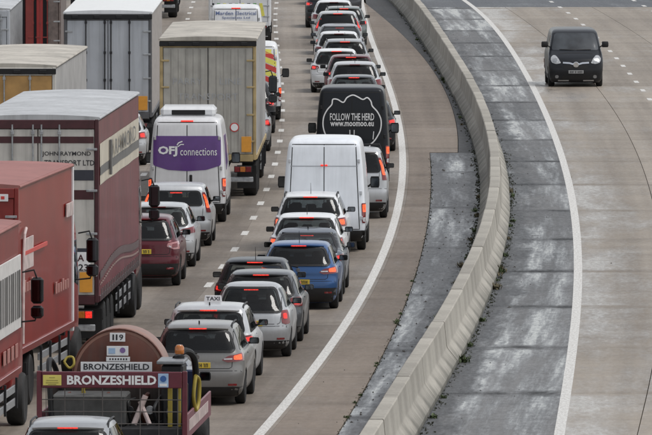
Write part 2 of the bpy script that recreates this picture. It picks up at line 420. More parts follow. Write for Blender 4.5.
def marking_mat():
    m, n, l, b = nodes_of('worn_white_marking')
    uv = n.new('ShaderNodeUVMap'); t = n.new('ShaderNodeTexNoise'); t.inputs['Scale'].default_value = 3.; t.inputs['Detail'].default_value = 8; t.inputs['Roughness'].default_value = .7
    mp = n.new('ShaderNodeMapping'); mp.inputs['Scale'].default_value = (7, 1.1, 1); l.new(uv.outputs[0], mp.inputs[0]); l.new(mp.outputs[0], t.inputs[0])
    r = n.new('ShaderNodeMapRange'); r.inputs[1].default_value = .42; r.inputs[2].default_value = .66; l.new(t.outputs[0], r.inputs[0])
    mx = n.new('ShaderNodeMix'); mx.data_type = 'RGBA'; mx.inputs[6].default_value = (.62, .61, .58, 1); mx.inputs[7].default_value = (.38, .36, .33, 1)
    l.new(r.outputs[0], mx.inputs[0]); l.new(mx.outputs[2], b.inputs['Base Color']); b.inputs['Roughness'].default_value = .55
    return m
M_MARK = marking_mat()

def slab(name, a, b, Y0, Y1, mt, parent, ref, top=0.0, thick=.15, na=3, step=3.0, kind=None, wob=0.):
    nY = max(1, int(round((Y1 - Y0) / step))); V = []; UV = []; F = []
    for i in range(nY + 1):
        Y = Y0 + (Y1 - Y0) * i / nY
        for j in range(na + 1):
            X = a(Y) + (b(Y) - a(Y)) * j / na
            z = top + wob * (math.sin(Y * .7 + X) * math.sin(X * 1.9 + Y * .13))
            V.append((X, Y, z)); UV.append((X - ref(Y), Y))
    W = na + 1
    for i in range(nY):
        for j in range(na): F.append([i * W + j, i * W + j + 1, (i + 1) * W + j + 1, (i + 1) * W + j])
    rim = [j for j in range(W)] + [i * W + na for i in range(1, nY + 1)] + [nY * W + j for j in range(na - 1, -1, -1)] + [i * W for i in range(nY - 1, 0, -1)]
    k = len(V)
    for q in rim: V.append((V[q][0], V[q][1], top - thick)); UV.append(UV[q])
    for i in range(len(rim)): j = (i + 1) % len(rim); F.append([rim[i], k + i, k + j, rim[j]])
    me = mesh(name, V, F, mt, smooth=False)
    ul = me.uv_layers.new(name='UVMap')
    idx = np.empty(len(me.loops), dtype=np.int32); me.loops.foreach_get('vertex_index', idx)
    ul.data.foreach_set('uv', np.array(UV, dtype=np.float32)[idx].ravel())
    return link(name, me, parent, kind)

def root_struct(name):
    o = link(name, None); o['kind'] = 'structure'; return o
# the ground: one sheet to the horizon
M_GND = mat('rough_verge_earth', (.06, .065, .03), .95, var=.5, scale=.3, bump=.4, bscale=4)
g = MB(); g.add([(-6000, -200, -.17), (6000, -200, -.17), (6000, 9000, -.17), (-6000, 9000, -.17)], [[0, 1, 2, 3]]); g.build('ground', M_GND, kind='structure')

LEFT = root_struct('carriageway_left'); RIGHT = root_struct('carriageway_right'); MED = root_struct('central_reserve')
YN, YF = 150., 640.
G = .009
def pcurve(Y): return cP2(Y) if Y < 328 else cP1(Y)
lane = lambda k: off(cE, -3.72 - 3.65 * (k - 1)) if k > 0 else cE
edges_l = [off(cE, -18.6), lane(4), lane(3), lane(2), lane(1), off(cE, .18)]
SL = 18.
y = YN
while y < YF:
    y1 = min(y + SL, YF)
    for i in range(5):
        slab('concrete_slab', off(edges_l[i], .002), off(edges_l[i + 1], -.002), y + G, y1 - G, M_LEFT, LEFT, cE, wob=.0)
    y = y1
# strip between the edge line and the asphalt: its edge jumps at Y = 328
y = YN
while y < YF:
    y1 = min(y + SL, YF)
    if y < 328 < y1: y1 = 328.
    pc = cP2 if y1 <= 328 else cP1
    slab('concrete_slab', off(cE, .182), off(pc, -G), y + G, y1 - G, M_STRIP, LEFT, cE, na=2)
    y = y1
y = YN
while y < YF:
    y1 = min(y + 21, YF)
    if y < 328 < y1: y1 = 328.
    pc = cP2 if y1 <= 328 else cP1
    slab('asphalt_panel', off(pc, G), off(cB, .3), y + G, y1 - G, M_ASPH if y1 <= 328 else M_DARK, MED, cB, top=-.012, na=3)
    y = y1
cols = [(off(cB, .45), off(cR, .0), M_RES, off(cB, .78), MED, 'reserve_slab'), (off(cR, .0), cJ, M_RIGHT, cR, RIGHT, 'concrete_slab')] + \
       [(off(cJ, 3.75 * k), off(cJ, 3.75 * (k + 1)), M_RIGHT, cR, RIGHT, 'concrete_slab') for k in range(3)]
y = 142.
while y < 474:
    y1 = min(y + 15, 474.)
    for a, b, mt, rf, par, nm in cols: slab(nm, off(a, G), off(b, -G), y + G, y1 - G, mt, par, rf, na=3)
    y = y1
slab('resurfaced_asphalt', off(cB, .45), off(cJ, 11.25), 474 + G, YF, M_NEW, RIGHT, cR, na=6, top=.003)
# painted lines
def line(a, wd, Y0, Y1, nm, par, z=.006): return slab(nm, off(a, -wd / 2), off(a, wd / 2), Y0, Y1, M_MARK, par, cE, top=z, thick=.005, na=1)
line(cE, .2, YN, YF, 'edge_line', LEFT); line(off(cR, .0), .2, YN, YF, 'edge_line', RIGHT)
line(off(cE, -15.0), .2, YN, YF, 'edge_line', LEFT)
for k in (1, 2, 3):
    Y = 255 - 8 * 12 + (k - 1) * 1.3
    while Y < 520: line(lane(k), .17, Y, Y + 2.0, 'lane_dash', LEFT); Y += 8.0
for k in (1, 2):
    Y = 368.6 - 8 * 26 + (k - 1) * 2.
    while Y < 560: line(off(cR, 3.72 * k), .16, Y, Y + 2.0, 'lane_dash', RIGHT); Y += 8.0

# ------------------------------------------------------------------ concrete median barrier
def barrier_mat():
    m, n, l, b = nodes_of('weathered_barrier_concrete')
    tc = n.new('ShaderNodeTexCoord'); sp = n.new('ShaderNodeSeparateXYZ'); l.new(tc.outputs['Object'], sp.inputs[0])
    def nz(scale, sc=(1, 1, 1), det=6):
        mp = n.new('ShaderNodeMapping'); mp.inputs['Scale'].default_value = sc; l.new(tc.outputs['Object'], mp.inputs[0])
        t = n.new('ShaderNodeTexNoise'); t.inputs['Scale'].default_value = scale; t.inputs['Detail'].default_value = det; t.inputs['Roughness'].default_value = .62
        l.new(mp.outputs[0], t.inputs[0]); return t.outputs[0]
    def rng(x, a, b_, c, d):
        r = n.new('ShaderNodeMapRange'); r.inputs[1].default_value = a; r.inputs[2].default_value = b_; r.inputs[3].default_value = c; r.inputs[4].default_value = d; l.new(x, r.inputs[0]); return r.outputs[0]
    def mth(op, a, b_):
        q = n.new('ShaderNodeMath'); q.operation = op
        for i, x in enumerate((a, b_)):
            if isinstance(x, (int, float)): q.inputs[i].default_value = x
            else: l.new(x, q.inputs[i])
        return q.outputs[0]
    oi = n.new('ShaderNodeObjectInfo')
    streak = nz(1., (.6, .6, .12), 6); blot = nz(.55); fine = nz(14.)
    f = mth('ADD', rng(streak, .3, .7, -.2, .2), rng(blot, .3, .7, -.4, .4)); f = mth('ADD', f, rng(oi.outputs['Random'], 0, 1, -.25, .25)); f = rng(f, -.6, .6, 0, 1)
    mx = n.new('ShaderNodeMix'); mx.data_type = 'RGBA'; mx.inputs[6].default_value = (.19, .176, .150, 1); mx.inputs[7].default_value = (.40, .375, .325, 1); l.new(f, mx.inputs[0])
    # splash and moss line, ragged, along the foot
    moss = mth('MULTIPLY', rng(mth('ADD', sp.outputs[2], rng(streak, .3, .7, -.12, .12)), .02, .30, 1, 0), .75)
    m2 = n.new('ShaderNodeMix'); m2.data_type = 'RGBA'; m2.inputs[7].default_value = (.05, .052, .038, 1); l.new(moss, m2.inputs[0]); l.new(mx.outputs[2], m2.inputs[6])
    m3 = n.new('ShaderNodeMix'); m3.data_type = 'RGBA'; m3.blend_type = 'MULTIPLY'; m3.inputs[0].default_value = 1
    l.new(m2.outputs[2], m3.inputs[6]); l.new(rng(fine, .3, .7, .85, 1.12), m3.inputs[7]); l.new(m3.outputs[2], b.inputs['Base Color'])
    b.inputs['Roughness'].default_value = .8
    bp = n.new('ShaderNodeBump'); bp.inputs['Strength'].default_value = .4; bp.inputs['Distance'].default_value = .01; l.new(fine, bp.inputs['Height']); l.new(bp.outputs[0], b.inputs['Normal'])
    return m
M_BAR = barrier_mat()
BAR = thing('median_barrier', 'long curving grey concrete barrier dividing the two carriageways', 'barrier', (cB(205) + .38, 205, 0))
PROF = [(-.40, -.15), (-.40, .10), (-.385, .12), (-.20, .36), (-.185, .40), (-.135, .885), (-.115, .905), (.115, .905), (.135, .885), (.185, .40), (.20, .36), (.385, .12), (.40, .10), (.40, -.15)]
Y = 148.; UL = 6.0; k = 0
while Y < 620:
    V = []; F = []; nS = 4; dz = random.uniform(-.012, .012); dx = random.uniform(-.008, .008)
    Yc = Y + UL / 2; Xc = cB(Yc) + .38
    for i in range(nS + 1):
        yy = Y + .006 + (UL - .012) * i / nS
        t = (cB(yy + 1) - cB(yy - 1)) / 2
        for px, pz in PROF: V.append((cB(yy) + .38 + px + dx - Xc, yy - t * px - Yc, pz + (dz if pz > .2 else 0)))
    n_ = len(PROF)
    for i in range(nS):
        for j in range(n_): j2 = (j + 1) % n_; F.append([i * n_ + j2, i * n_ + j, (i + 1) * n_ + j, (i + 1) * n_ + j2])
    F.append(list(range(n_))); F.append([nS * n_ + j for j in range(n_)][::-1])
    o = link('barrier_unit', mesh('barrier_unit', V, F, M_BAR, ang=20), BAR)
    o.location = (Xc - BAR.location.x, Yc - BAR.location.y, 0)
    Y += UL; k += 1

# ------------------------------------------------------------------ vehicle bodies: stacked plan outlines
# control layer: z (fraction of height), rear x (m), front x back from the nose (m), half width fraction
TPL = {
 'hatch': (4.1, [(.10, .22, -.20, .84), (.14, .09, -.08, .92), (.20, .02, -.02, .965), (.30, .0, .0, .985), (.40, .005, -.01, 1.), (.46, .03, -.05, 1.), (.50, .045, -.12, 1.), (.56, .05, -.26, .995), (.61, .065, -.62, .98), (.655, .09, -1.05, .945), (.69, .125, -1.22, .90), (.76, .21, -1.40, .865), (.85, .33, -1.62, .81), (.92, .43, -1.82, .755), (.955, .50, -1.95, .715), (.98, .62, -2.12, .65), (.993, .85, -2.35, .53), (1., 1.25, -2.7, .30)]),
 'round': (3.72, [(.10, .22, -.20, .84), (.14, .09, -.08, .92), (.20, .02, -.02, .97), (.30, .0, .0, .99), (.38, .0, -.01, 1.), (.44, .02, -.04, 1.), (.50, .035, -.12, .995), (.56, .05, -.26, .985), (.61, .08, -.55, .965), (.655, .12, -.85, .93), (.69, .165, -1.0, .885), (.76, .26, -1.20, .85), (.85, .38, -1.45, .785), (.92, .50, -1.70, .715), (.955, .60, -1.85, .66), (.98, .74, -2.02, .58), (.993, .95, -2.2, .46), (1., 1.3, -2.4, .26)]),
 'estate': (4.75, [(.10, .22, -.20, .84), (.14, .09, -.08, .92), (.20, .02, -.02, .965), (.30, .0, .0, .985), (.40, .005, -.01, 1.), (.46, .03, -.05, 1.), (.50, .045, -.12, 1.), (.56, .05, -.26, .995), (.61, .06, -.72, .98), (.655, .075, -1.2, .945), (.69, .10, -1.40, .90), (.76, .15, -1.60, .865), (.85, .24, -1.85, .815), (.92, .32, -2.05, .765), (.955, .38, -2.2, .725), (.98, .52, -2.4, .66), (.993, .80, -2.7, .54), (1., 1.35, -3.1, .30)]),
 'suv': (4.4, [(.12, .24, -.22, .86), (.16, .10, -.08, .93), (.22, .02, -.02, .97), (.30, .0, .0, .99), (.38, .005, -.01, 1.), (.43, .03, -.05, 1.), (.48, .04, -.10, 1.), (.54, .05, -.2, .995), (.60, .06, -.55, .985), (.645, .085, -1.05, .955), (.68, .12, -1.2, .91), (.75, .19, -1.38, .875), (.84, .29, -1.6, .82), (.91, .38, -1.8, .77), (.95, .45, -1.95, .735), (.977, .56, -2.1, .67), (.992, .80, -2.35, .54), (1., 1.2, -2.7, .30)]),
 'saloon': (4.6, [(.11, .22, -.20, .84), (.15, .09, -.08, .92), (.21, .02, -.02, .965), (.30, .0, .0, .985), (.40, .005, -.01, 1.), (.47, .03, -.05, 1.), (.51, .045, -.12, 1.), (.57, .055, -.26, .995), (.63, .075, -.72, .98), (.675, .12, -1.15, .945), (.70, .30, -1.33, .91), (.715, .55, -1.42, .885), (.76, .80, -1.55, .855), (.85, 1.10, -1.80, .80), (.92, 1.38, -2.02, .745), (.955, 1.58, -2.15, .70), (.98, 1.80, -2.32, .63), (.993, 2.0, -2.5, .51), (1., 2.2, -2.6, .30)]),
 'mpv': (4.4, [(.10, .20, -.20, .86), (.14, .08, -.08, .93), (.20, .02, -.02, .97), (.30, .0, .0, .99), (.38, .005, -.01, 1.), (.43, .03, -.05, 1.), (.48, .04, -.12, 1.), (.53, .045, -.3, .995), (.58, .05, -.8, .985), (.62, .06, -1.0, .96), (.66, .08, -1.15, .925), (.74, .11, -1.4, .895), (.84, .16, -1.7, .85), (.91, .20, -1.95, .81), (.95, .25, -2.1, .775), (.977, .33, -2.25, .71), (.992, .52, -2.5, .58), (1., 1.0, -2.9, .32)]),
 'van': (5.9, [(.09, .16, -.2, .88), (.12, .05, -.08, .94), (.16, .0, -.02, .975), (.22, .0, .0, .99), (.30, .0, -.04, 1.), (.37, .015, -.20, 1.), (.42, .02, -.52, .998), (.46, .024, -.82, .99), (.51, .028, -.98, .982), (.60, .04, -1.18, .968), (.70, .055, -1.42, .95), (.80, .075, -1.72, .925), (.88, .10, -2.0, .90), (.93, .125, -2.25, .878), (.962, .165, -2.5, .845), (.983, .24, -2.75, .785), (.994, .42, -3.0, .67), (1., .85, -3.4, .40)]),
 'cvan': (4.8, [(.075, .18, -.16, .88), (.12, .06, -.06, .94), (.20, .01, -.02, .97), (.28, .0, .0, .99), (.38, .0, -.025, 1.), (.44, .015, -.07, 1.), (.50, .02, -.17, .998), (.55, .025, -.36, .99), (.595, .03, -.58, .975), (.63, .04, -.74, .955), (.70, .055, -.88, .93), (.78, .075, -1.04, .90), (.87, .10, -1.24, .865), (.925, .13, -1.40, .835), (.955, .17, -1.56, .80), (.978, .24, -1.78, .74), (.992, .40, -2.1, .62), (1., .8, -2.6, .36)]),
 'cab': (2.3, [(.0, .02, -.10, .95), (.04, .0, -.03, .985), (.12, .0, .0, 1.), (.25, .0, .0, 1.), (.36, .0, -.01, 1.), (.42, .0, -.03, 1.), (.50, .0, -.06, .995), (.62, .0, -.12, .985), (.74, .0, -.20, .975), (.82, .0, -.32, .96), (.90, .02, -.62, .93), (.95, .06, -.85, .88), (.98, .14, -1.05, .78), (1., .4, -1.3, .5)]),
}
NR, NC, NS_ = 5, 6, 12
def half_outline(L, xr, xf, w, rx, ry, fx, fy, bow, fbow):
    xf = L + xf; ry = min(ry, w * .85); fy = min(fy, w * .85); sp = xf - xr
    rx = min(rx, sp * .45); fx = min(fx, sp * .45); we = w * .985; P = []
    ya = we - ry; xa = xr + bow * (ya / max(w, .01)) ** 2
    for i in range(NR): y_ = ya * i / NR; P.append((xr + bow * (y_ / max(w, .01)) ** 2, y_))
    for i in range(NC): a = i / NC * math.pi / 2; P.append((xa + (xr + rx - xa) * (1 - math.cos(a)), ya + ry * math.sin(a)))
    for i in range(NS_ + 1):
        t = i / NS_; P.append((xr + rx + (sp - rx - fx) * t, w * (1 - .015 * (2 * t - 1) ** 2)))
    yb = we - fy; xb = xf - fbow * (yb / max(w, .01)) ** 2
    for i in range(1, NC + 1): a = (1 - i / NC) * math.pi / 2; P.append((xb - (xb - xf + fx) * (1 - math.cos(a)), yb + fy * math.sin(a)))
    for i in range(1, NR + 1): y_ = yb * (1 - i / NR); P.append((xf - fbow * (y_ / max(w, .01)) ** 2, y_))
    return P
class Body:
    def __init__(s, kind, L, W, H, rc=(.30, .26), fc=(.5, .4), bow=.07, fbow=.16, sub=4, wheels=None, wr=.32, lift=0.):
        L0, tpl = TPL[kind]; s.kind, s.L, s.W, s.H = kind, L, W, H; k = L / L0
        kz = H - lift
        C = np.array([(lift + a * kz, b * (k if b > .15 else 1), c * (k if abs(c) > .3 else 1), d * W / 2) for a, b, c, d in tpl])
        D = []
        for i in range(len(C) - 1):
            p0, p1, p2, p3 = C[max(i - 1, 0)], C[i], C[i + 1], C[min(i + 2, len(C) - 1)]
            for j in range(sub):
                t = j / sub
                q = .5 * ((2 * p1) + (-p0 + p2) * t + (2 * p0 - 5 * p1 + 4 * p2 - p3) * t * t + (-p0 + 3 * p1 - 3 * p2 + p3) * t ** 3)
                q[0] = p1[0] + (p2[0] - p1[0]) * t; D.append(q)
        D.append(C[-1]); D = np.array(D); s.D = D
        V = []; F = []
        for z, xr, xf, hw in D:
            f = (z - lift) / kz; gr = min(max((f - .6) / .25, 0), 1) if kind != 'cab' else 0
            P = half_outline(L, xr, xf, hw, rc[0] * (1 + .25 * gr), rc[1] * (1 - .25 * gr), fc[0], fc[1], bow, fbow)
            ring = [(x, y_, z) for x, y_ in P] + [(x, -y_, z) for x, y_ in P[-2:0:-1]]
            N = len(ring); V += ring
        nL = len(D)
        for i in range(nL - 1):
            for j in range(N): j2 = (j + 1) % N; F.append([i * N + j, (i + 1) * N + j, (i + 1) * N + j2, i * N + j2])
        for base, rev in ((0, False), ((nL - 1) * N, True)):
            zc = V[base][2] + (.004 if rev else 0); xm = (V[base][0] + V[base + N // 2][0]) / 2
            # close with strips across the car, mirrored
            h = N // 2
            for j in range(h):
                a, b_ = base + j, base + j + 1; c_, d_ = base + (N - j - 1) % N, base + (N - j) % N
                q = []
                for i_ in (a, b_, c_, d_):
                    if i_ not in q: q.append(i_)
                if len(q) > 2: F.append(q if not rev else q[::-1])
        s.V, s.F = V, F
        s.bvh = BVHTree.FromPolygons([Vector(p) for p in V], F); s.P = Proj(s.bvh); s.P.xf = L
        s.wr = wr; s.wheels = wheels or (.19 * L, .80 * L)
    def w(s, z): return float(np.interp(z, s.D[:, 0], s.D[:, 3]))
    def xr(s, z): return float(np.interp(z, s.D[:, 0], s.D[:, 1]))
    def xf(s, z): return s.L + float(np.interp(z, s.D[:, 0], s.D[:, 2]))
    def build(s, parent, mt, name='body', extra_cut=()):
        me = mesh(name, s.V, s.F, [mt, GAP], ang=40)
        o = link(name, me, parent)
        cut = MB()
        for wx in s.wheels:
            for sg in (-1, 1):
                y0, y1 = sorted((sg * (s.W / 2 - .30), sg * (s.W / 2 + .2)))
                cut.lathe([(s.wr * 1.13, y0), (s.wr * 1.13, y1)], (wx, 0, s.wr), 'y', 28, 0)
        cm = bpy.data.meshes.new('c'); cm.from_pydata(cut.v, [], cut.f); cm.materials.append(mt); cm.materials.append(GAP)
        cm.polygons.foreach_set('material_index', [1] * len(cm.polygons))
        bm = bmesh.new(); bm.from_mesh(cm); bmesh.ops.recalc_face_normals(bm, faces=bm.faces); bm.to_mesh(cm); bm.free()
        bm = bmesh.new(); bm.from_mesh(me); bmesh.ops.recalc_face_normals(bm, faces=bm.faces); bm.to_mesh(me); bm.free()
        co = link('c', cm); par = o.parent; o.parent = None
        md = o.modifiers.new('b', 'BOOLEAN'); md.object = co; md.operation = 'DIFFERENCE'; md.solver = 'EXACT'
        tmp = []
        for cc in extra_cut:
            m3 = bpy.data.meshes.new('c'); m3.from_pydata(cc.v, [], cc.f); m3.materials.append(mt); m3.materials.append(GAP); m3.polygons.foreach_set('material_index', [1] * len(m3.polygons))
            bm = bmesh.new(); bm.from_mesh(m3); bmesh.ops.recalc_face_normals(bm, faces=bm.faces); bm.to_mesh(m3); bm.free()
            c3 = link('c', m3); tmp.append(c3); md = o.modifiers.new('b', 'BOOLEAN'); md.object = c3; md.operation = 'DIFFERENCE'; md.solver = 'EXACT'
        dg = bpy.context.evaluated_depsgraph_get(); new = bpy.data.meshes.new_from_object(o.evaluated_get(dg))
        if len(new.polygons) > 200:
            o.modifiers.clear(); o.data = new; new.name = name; bpy.data.meshes.remove(me)
            new.polygons.foreach_set('use_smooth', [True] * len(new.polygons)); new.set_sharp_from_angle(angle=math.radians(40))
        else: o.modifiers.clear()
        for c3 in tmp: bpy.data.objects.remove(c3)
        bpy.data.objects.remove(co); o.parent = par
        return o

WHEELC = {}
def wheel_meshes(r, wd, truck=False):
    k = (round(r, 3), round(wd, 3), truck)
    if k not in WHEELC:
        h = wd / 2; t = MB(); q = r * (.62 if not truck else .56)
        t.lathe([(q, -h * .8), (r * .88, -h), (r * .965, -h * .86), (r, -h * .62), (r, h * .62), (r * .965, h * .86), (r * .88, h), (q, h * .8)], n=28)
        m = MB(); o = h * .72
        if truck:
            m.lathe([(q, -o), (q * .93, -o * .7), (q * .5, -o * .45), (q * .42, -o * 1.02), (q * .2, -o * 1.08), (.01, -o * 1.08)], n=24)
        else:
            m.lathe([(q, -o), (q * .94, -o * 1.03), (q * .90, -o * .5), (q * .3, -o * .35), (.01, -o * .35)], n=24)
            for s in range(5):
                a = 2 * math.pi * s / 5 + .3; c, sn = math.cos(a), math.sin(a); px, pz = -sn, c
                pts = [(q * .12, -.035), (q * .94, -.028), (q * .94, .028), (q * .12, .035)]
                f0 = lambda u, v, c=c, sn=sn, px=px, pz=pz: (c * u + px * v * r / .3, -o * .98, sn * u + pz * v * r / .3)
                f1 = lambda u, v, c=c, sn=sn, px=px, pz=pz: (c * u + px * v * r / .3, -o * .5, sn * u + pz * v * r / .3)
                m.prism(pts, f0, f1)
        WHEELC[k] = (t.me('tyre', RUBBER), m.me('rim', STEEL if truck else ALLOY))
    return WHEELC[k]
def wheel(parent, x, y_, r, wd=.2, truck=False):
    """outer face on the vehicle's outside"""
    tm, rm = wheel_meshes(r, wd, truck)
    o = link('wheel', tm, parent); o.location = (x, y_, r); o.rotation_euler = (0, 0, 0 if y_ < 0 else math.pi)
    link('rim', rm, o)
    return o
def mirror(parent, x, y_, z, sg, mt, sc=.82, tall=1.0):
    m = MB(); prof = []
    for i in range(9):
        a = math.pi * i / 8; prof.append((max(.004, math.sin(a)) ** .6 * .5, -math.cos(a) * .5))
    b = MB().lathe(prof, (0, 0, 0), 'x', 14)
    V = [(px * .15 * sc + (.02 if px > 0 else 0), py * .25 * sc, pz * .17 * sc * tall) for px, py, pz in b.v]
    sq = lambda v, h: math.copysign(min(abs(v) * 1.25, h), v)
    V = [(max(px, -.03 * sc), sq(py, .115 * sc), sq(pz, .075 * sc * tall)) for px, py, pz in V]
    m.add([(px, py + sg * .13 * sc, pz) for px, py, pz in V], b.f)
    m.tube([(.03, -sg * .06, -.07 * tall), (.02, sg * .05 * sc, -.035)], .022, 6)
    o = m.build('mirror', mt, parent); o.location = (x, y_, z)
    gm = MB(); gm.lathe([(.44, 0), (.44, .06), (.02, .061)], (0, 0, 0), 'x', 14)
    V = [(-.032 * sc - px * .1, sq(py * .23 * sc, .095 * sc) + sg * .13 * sc, sq(pz * .15 * sc * tall, .058 * sc * tall)) for px, py, pz in gm.v]
    g2 = MB().add(V, gm.f); g2.build('mirror_glass', MIRG, o)
    return o
def plate(body, parent, z, m=PLATE, side='rear', yc=0, tall=.11, wd=.52):
    h, nn = body.P.cast(*body.P.ray(side, yc, z)); 
    p = MB(); p.box(-.012, .012, -wd / 2, wd / 2, -tall / 2, tall / 2, .004); o = p.build('number_plate', m, parent)
    sgn = -1 if side == 'rear' else 1
    o.location = (h.x + sgn * .016, yc, z)
    c = MB(); y_ = -.21; rr = random.Random(int(h.x * 1000 + z * 777 + len(parent.name) * 13))
    for i in range(7):
        if i == 4: y_ += .035
        a = sgn * .0125
        t = rr.choice([0, 1, 2]); x0, x1 = sorted((a, a + sgn * .003))
        c.box(x0, x1, y_, y_ + .014, -.036, .036, .001)
        if t != 1: c.box(x0, x1, y_ + .03, y_ + .044, -.036, .036, .001)
        c.box(x0, x1, y_ + .015, y_ + .029, .024 if t else -.006, .036 if t else .006, .001)
        y_ += .058
    c.build('plate_characters', BLACKP, o)
    return o
ANT = MB().tube([(0, 0, 0), (-.04, 0, .10), (-.13, 0, .27)], [.008, .006, .004], 6)
FIN = MB().prism([(0, 0), (.16, 0), (.05, .06), (.0, .065)], lambda u, v: (u, .012, v), lambda u, v: (u, -.012, v))

# outlines of tail lamps: (outward y as fraction of half width, z as fraction of height)
LAMPS = {
 'wedge': ([(.50, .565), (.66, .615), (1.16, .655), (1.16, .555), (.62, .535)], [(.78, .567), (.78, .615), (1.02, .632), (1.02, .568)]),
 'slim': ([(.52, .60), (.70, .635), (1.16, .66), (1.16, .59), (.66, .565)], [(.76, .592), (.78, .626), (1.0, .64), (1.0, .598)]),
 'round': ([(.80, .47), (.79, .58), (.84, .64), (1.10, .645), (1.12, .47), (.95, .45)], [(.86, .53), (.86, .60), (1.0, .605), (1.0, .53)]),
 'tall': ([(.845, .55), (.84, .72), (.78, .86), (.90, .87), (1.04, .72), (1.08, .55)], [(.875, .62), (.86, .74), (.815, .835), (.88, .83), (.96, .72), (.98, .62)]),
 'block': ([(.72, .52), (.72, .635), (1.14, .65), (1.14, .52)], [(.80, .545), (.80, .615), (1.0, .62), (1.0, .545)]),
 'suvc': ([(.66, .57), (.70, .62), (1.16, .645), (1.16, .535), (.86, .53)], [(.82, .555), (.82, .605), (1.02, .615), (1.02, .56)]),
}
def car(name, label, cat, px, py, kind, color, L=4.2, W=1.75, H=1.48, lamp='wedge', lit=True, dh=0., group=None, roofbar=None, antenna='fin', glass=GLASS,
        plate_z=.47, bumper='body', rails=False, win=(.665, .915), winw=(.86, .84), lamp_m=None, amber=False, spoil=True, mirc=None, wr=.315, extra=None, rear_quarter=True, sc_win=None, X=None, wiper=True, pz=True):
    Xg, Yg = gp(px, py); hd = heading(Yg + L / 2) + dh
    root = thing(name, label, cat, (Xg, Yg, 0), math.pi / 2 - hd, group)
    rc = {'round': (.42, .40), 'hatch': (.34, .30), 'suv': (.36, .30), 'mpv': (.16, .18)}.get(kind, (.32, .27))
    B = Body(kind, L, W, H, rc=rc, wr=wr); P = B.P
    zb, zt = H * win[0], H * win[1]
    rw = [(-B.w(zb) * winw[0], zb), (B.w(zb) * winw[0], zb), (B.w(zt) * winw[1], zt), (-B.w(zt) * winw[1], zt)]
    zs, ze = H * (.675 if kind != 'mpv' else .655), H * .925
    xa, xb = B.xr(zs) + (.30 if kind != 'saloon' else .35), B.xf(zs) - .22; xc, xd = B.xr(ze) + (.26 if kind != 'saloon' else .12), B.xf(ze) - .16
    def ln(z, f):                       # x at fraction f along the window line at height z
        t = (z - zs) / (ze - zs); return (xa + (xc - xa) * t) * (1 - f) + (xb + (xd - xb) * t) * f
    cuts = [0, .27, .61, 1.0] if L > 4.0 or kind in ('suv', 'estate') else [0, .30, 1.0]
    hollow = py > 60
    if hollow:
        def shrink(pts, d):
            c = sum((Vector(p) for p in pts), Vector((0, 0))) / len(pts); out = []
            for p in pts: v = Vector(p) - c; out.append(c + v * max(0, 1 - d / max(v.length, .01) * 1.3))
            return out
        cab = MB(); yi = B.w(ze) * .88; zf = H * .50
        cab.prism([(xa + .05, zf), (xb - .2, zf), (xb - .1, zs), (xd, ze + .02), (xc, ze + .02), (xa, zs)], lambda u, v: (u, -yi, v), lambda u, v: (u, yi, v))
        wc = MB(); ro_ = rpoly(shrink(rw, .03), .07, .3)
        xin = max(xa, xc) + .12
        wc.prism([tuple(p) for p in ro_], lambda u, v: (-.3, u, v), lambda u, v: (xin, u, v))
        zw_, zv_ = H * .71, H * .925; xi2 = min(xb, xd) - .25
        wc2 = MB(); wc2.prism([tuple(p) for p in rpoly([(-B.w(zw_) * .84, zw_), (B.w(zw_) * .84, zw_), (B.w(zv_) * .78, zv_), (-B.w(zv_) * .78, zv_)], .07, .3)], lambda u, v: (L + .3, u, v), lambda u, v: (xi2, u, v))
        wc3 = MB()
        for i in range(len(cuts) - 1):
            f0 = cuts[i] + (.02 if i else .008); f1 = cuts[i + 1] - (.02 if i < len(cuts) - 2 else .008)
            q = [tuple(p) for p in rpoly(shrink([(ln(zs, f0), zs), (ln(zs, f1), zs), (ln(ze, f1), ze), (ln(ze, f0), ze)], .015), .04, .3)]
            for sg in (1, -1): wc3.prism(q, lambda u, v, sg=sg: (u, sg * (yi - .04), v), lambda u, v, sg=sg: (u, sg * 1.6, v))
        B.build(root, color, extra_cut=(cab, wc, wc2, wc3))
        glass = CLEARG if glass is GLASS2 else PRIVG
        SEAT = mat('seat_fabric', (.03, .03, .032), .8, var=.3)
        for x_, ys in ((xa + .55, (-.42, 0, .42)), (xa + 1.35, (-.38, .38))):
            for y_ in ys:
                st = MB(); st.box(x_ - .12, x_ + .02, y_ - .21, y_ + .21, zf + .002, H * .70, .05); st.box(x_ - .13, x_ - .02, y_ - .13, y_ + .13, H * .715, H * .83, .04); st.tube([(x_ - .07, y_, H * .68), (x_ - .07, y_, H * .73)], .02, 6); st.build('seat', SEAT, root)
        ri = MB().box(xb - .32, xb - .28, -.11, .11, H * .86, H * .895, .015); ri.build('interior_mirror', BLACK, root)
    else: B.build(root, color)
    P.patch(rw, 'rear', 'rear_window', glass, root, r=.09, off_=.014, thick=.02, grid=.05, step=.05)
    P.stroke([tuple(p) for p in rpoly(rw, .09, .08)], .04, 'rear', 'window_seal', BLACK, root, .017, closed=True)
    for sd_ in ('left', 'right'):
        for i in range(len(cuts) - 1):
            f0 = cuts[i] + (.012 if i else 0); f1 = cuts[i + 1] - (.012 if i < len(cuts) - 2 else 0)
            P.patch([(ln(zs, f0), zs), (ln(zs, f1), zs), (ln(ze, f1), ze), (ln(ze, f0), ze)], sd_, 'side_window', glass, root, r=.05, off_=.008, grid=.06)
    zw, zv = H * .70, H * .935
    P.patch([(-B.w(zw) * .9, zw), (B.w(zw) * .9, zw), (B.w(zv) * .84, zv), (-B.w(zv) * .84, zv)], 'front', 'windscreen', CLEARG if hollow else GLASS2, root, r=.08, off_=.012)
    # lamps
    lo, li = LAMPS[lamp]; hw = W / 2
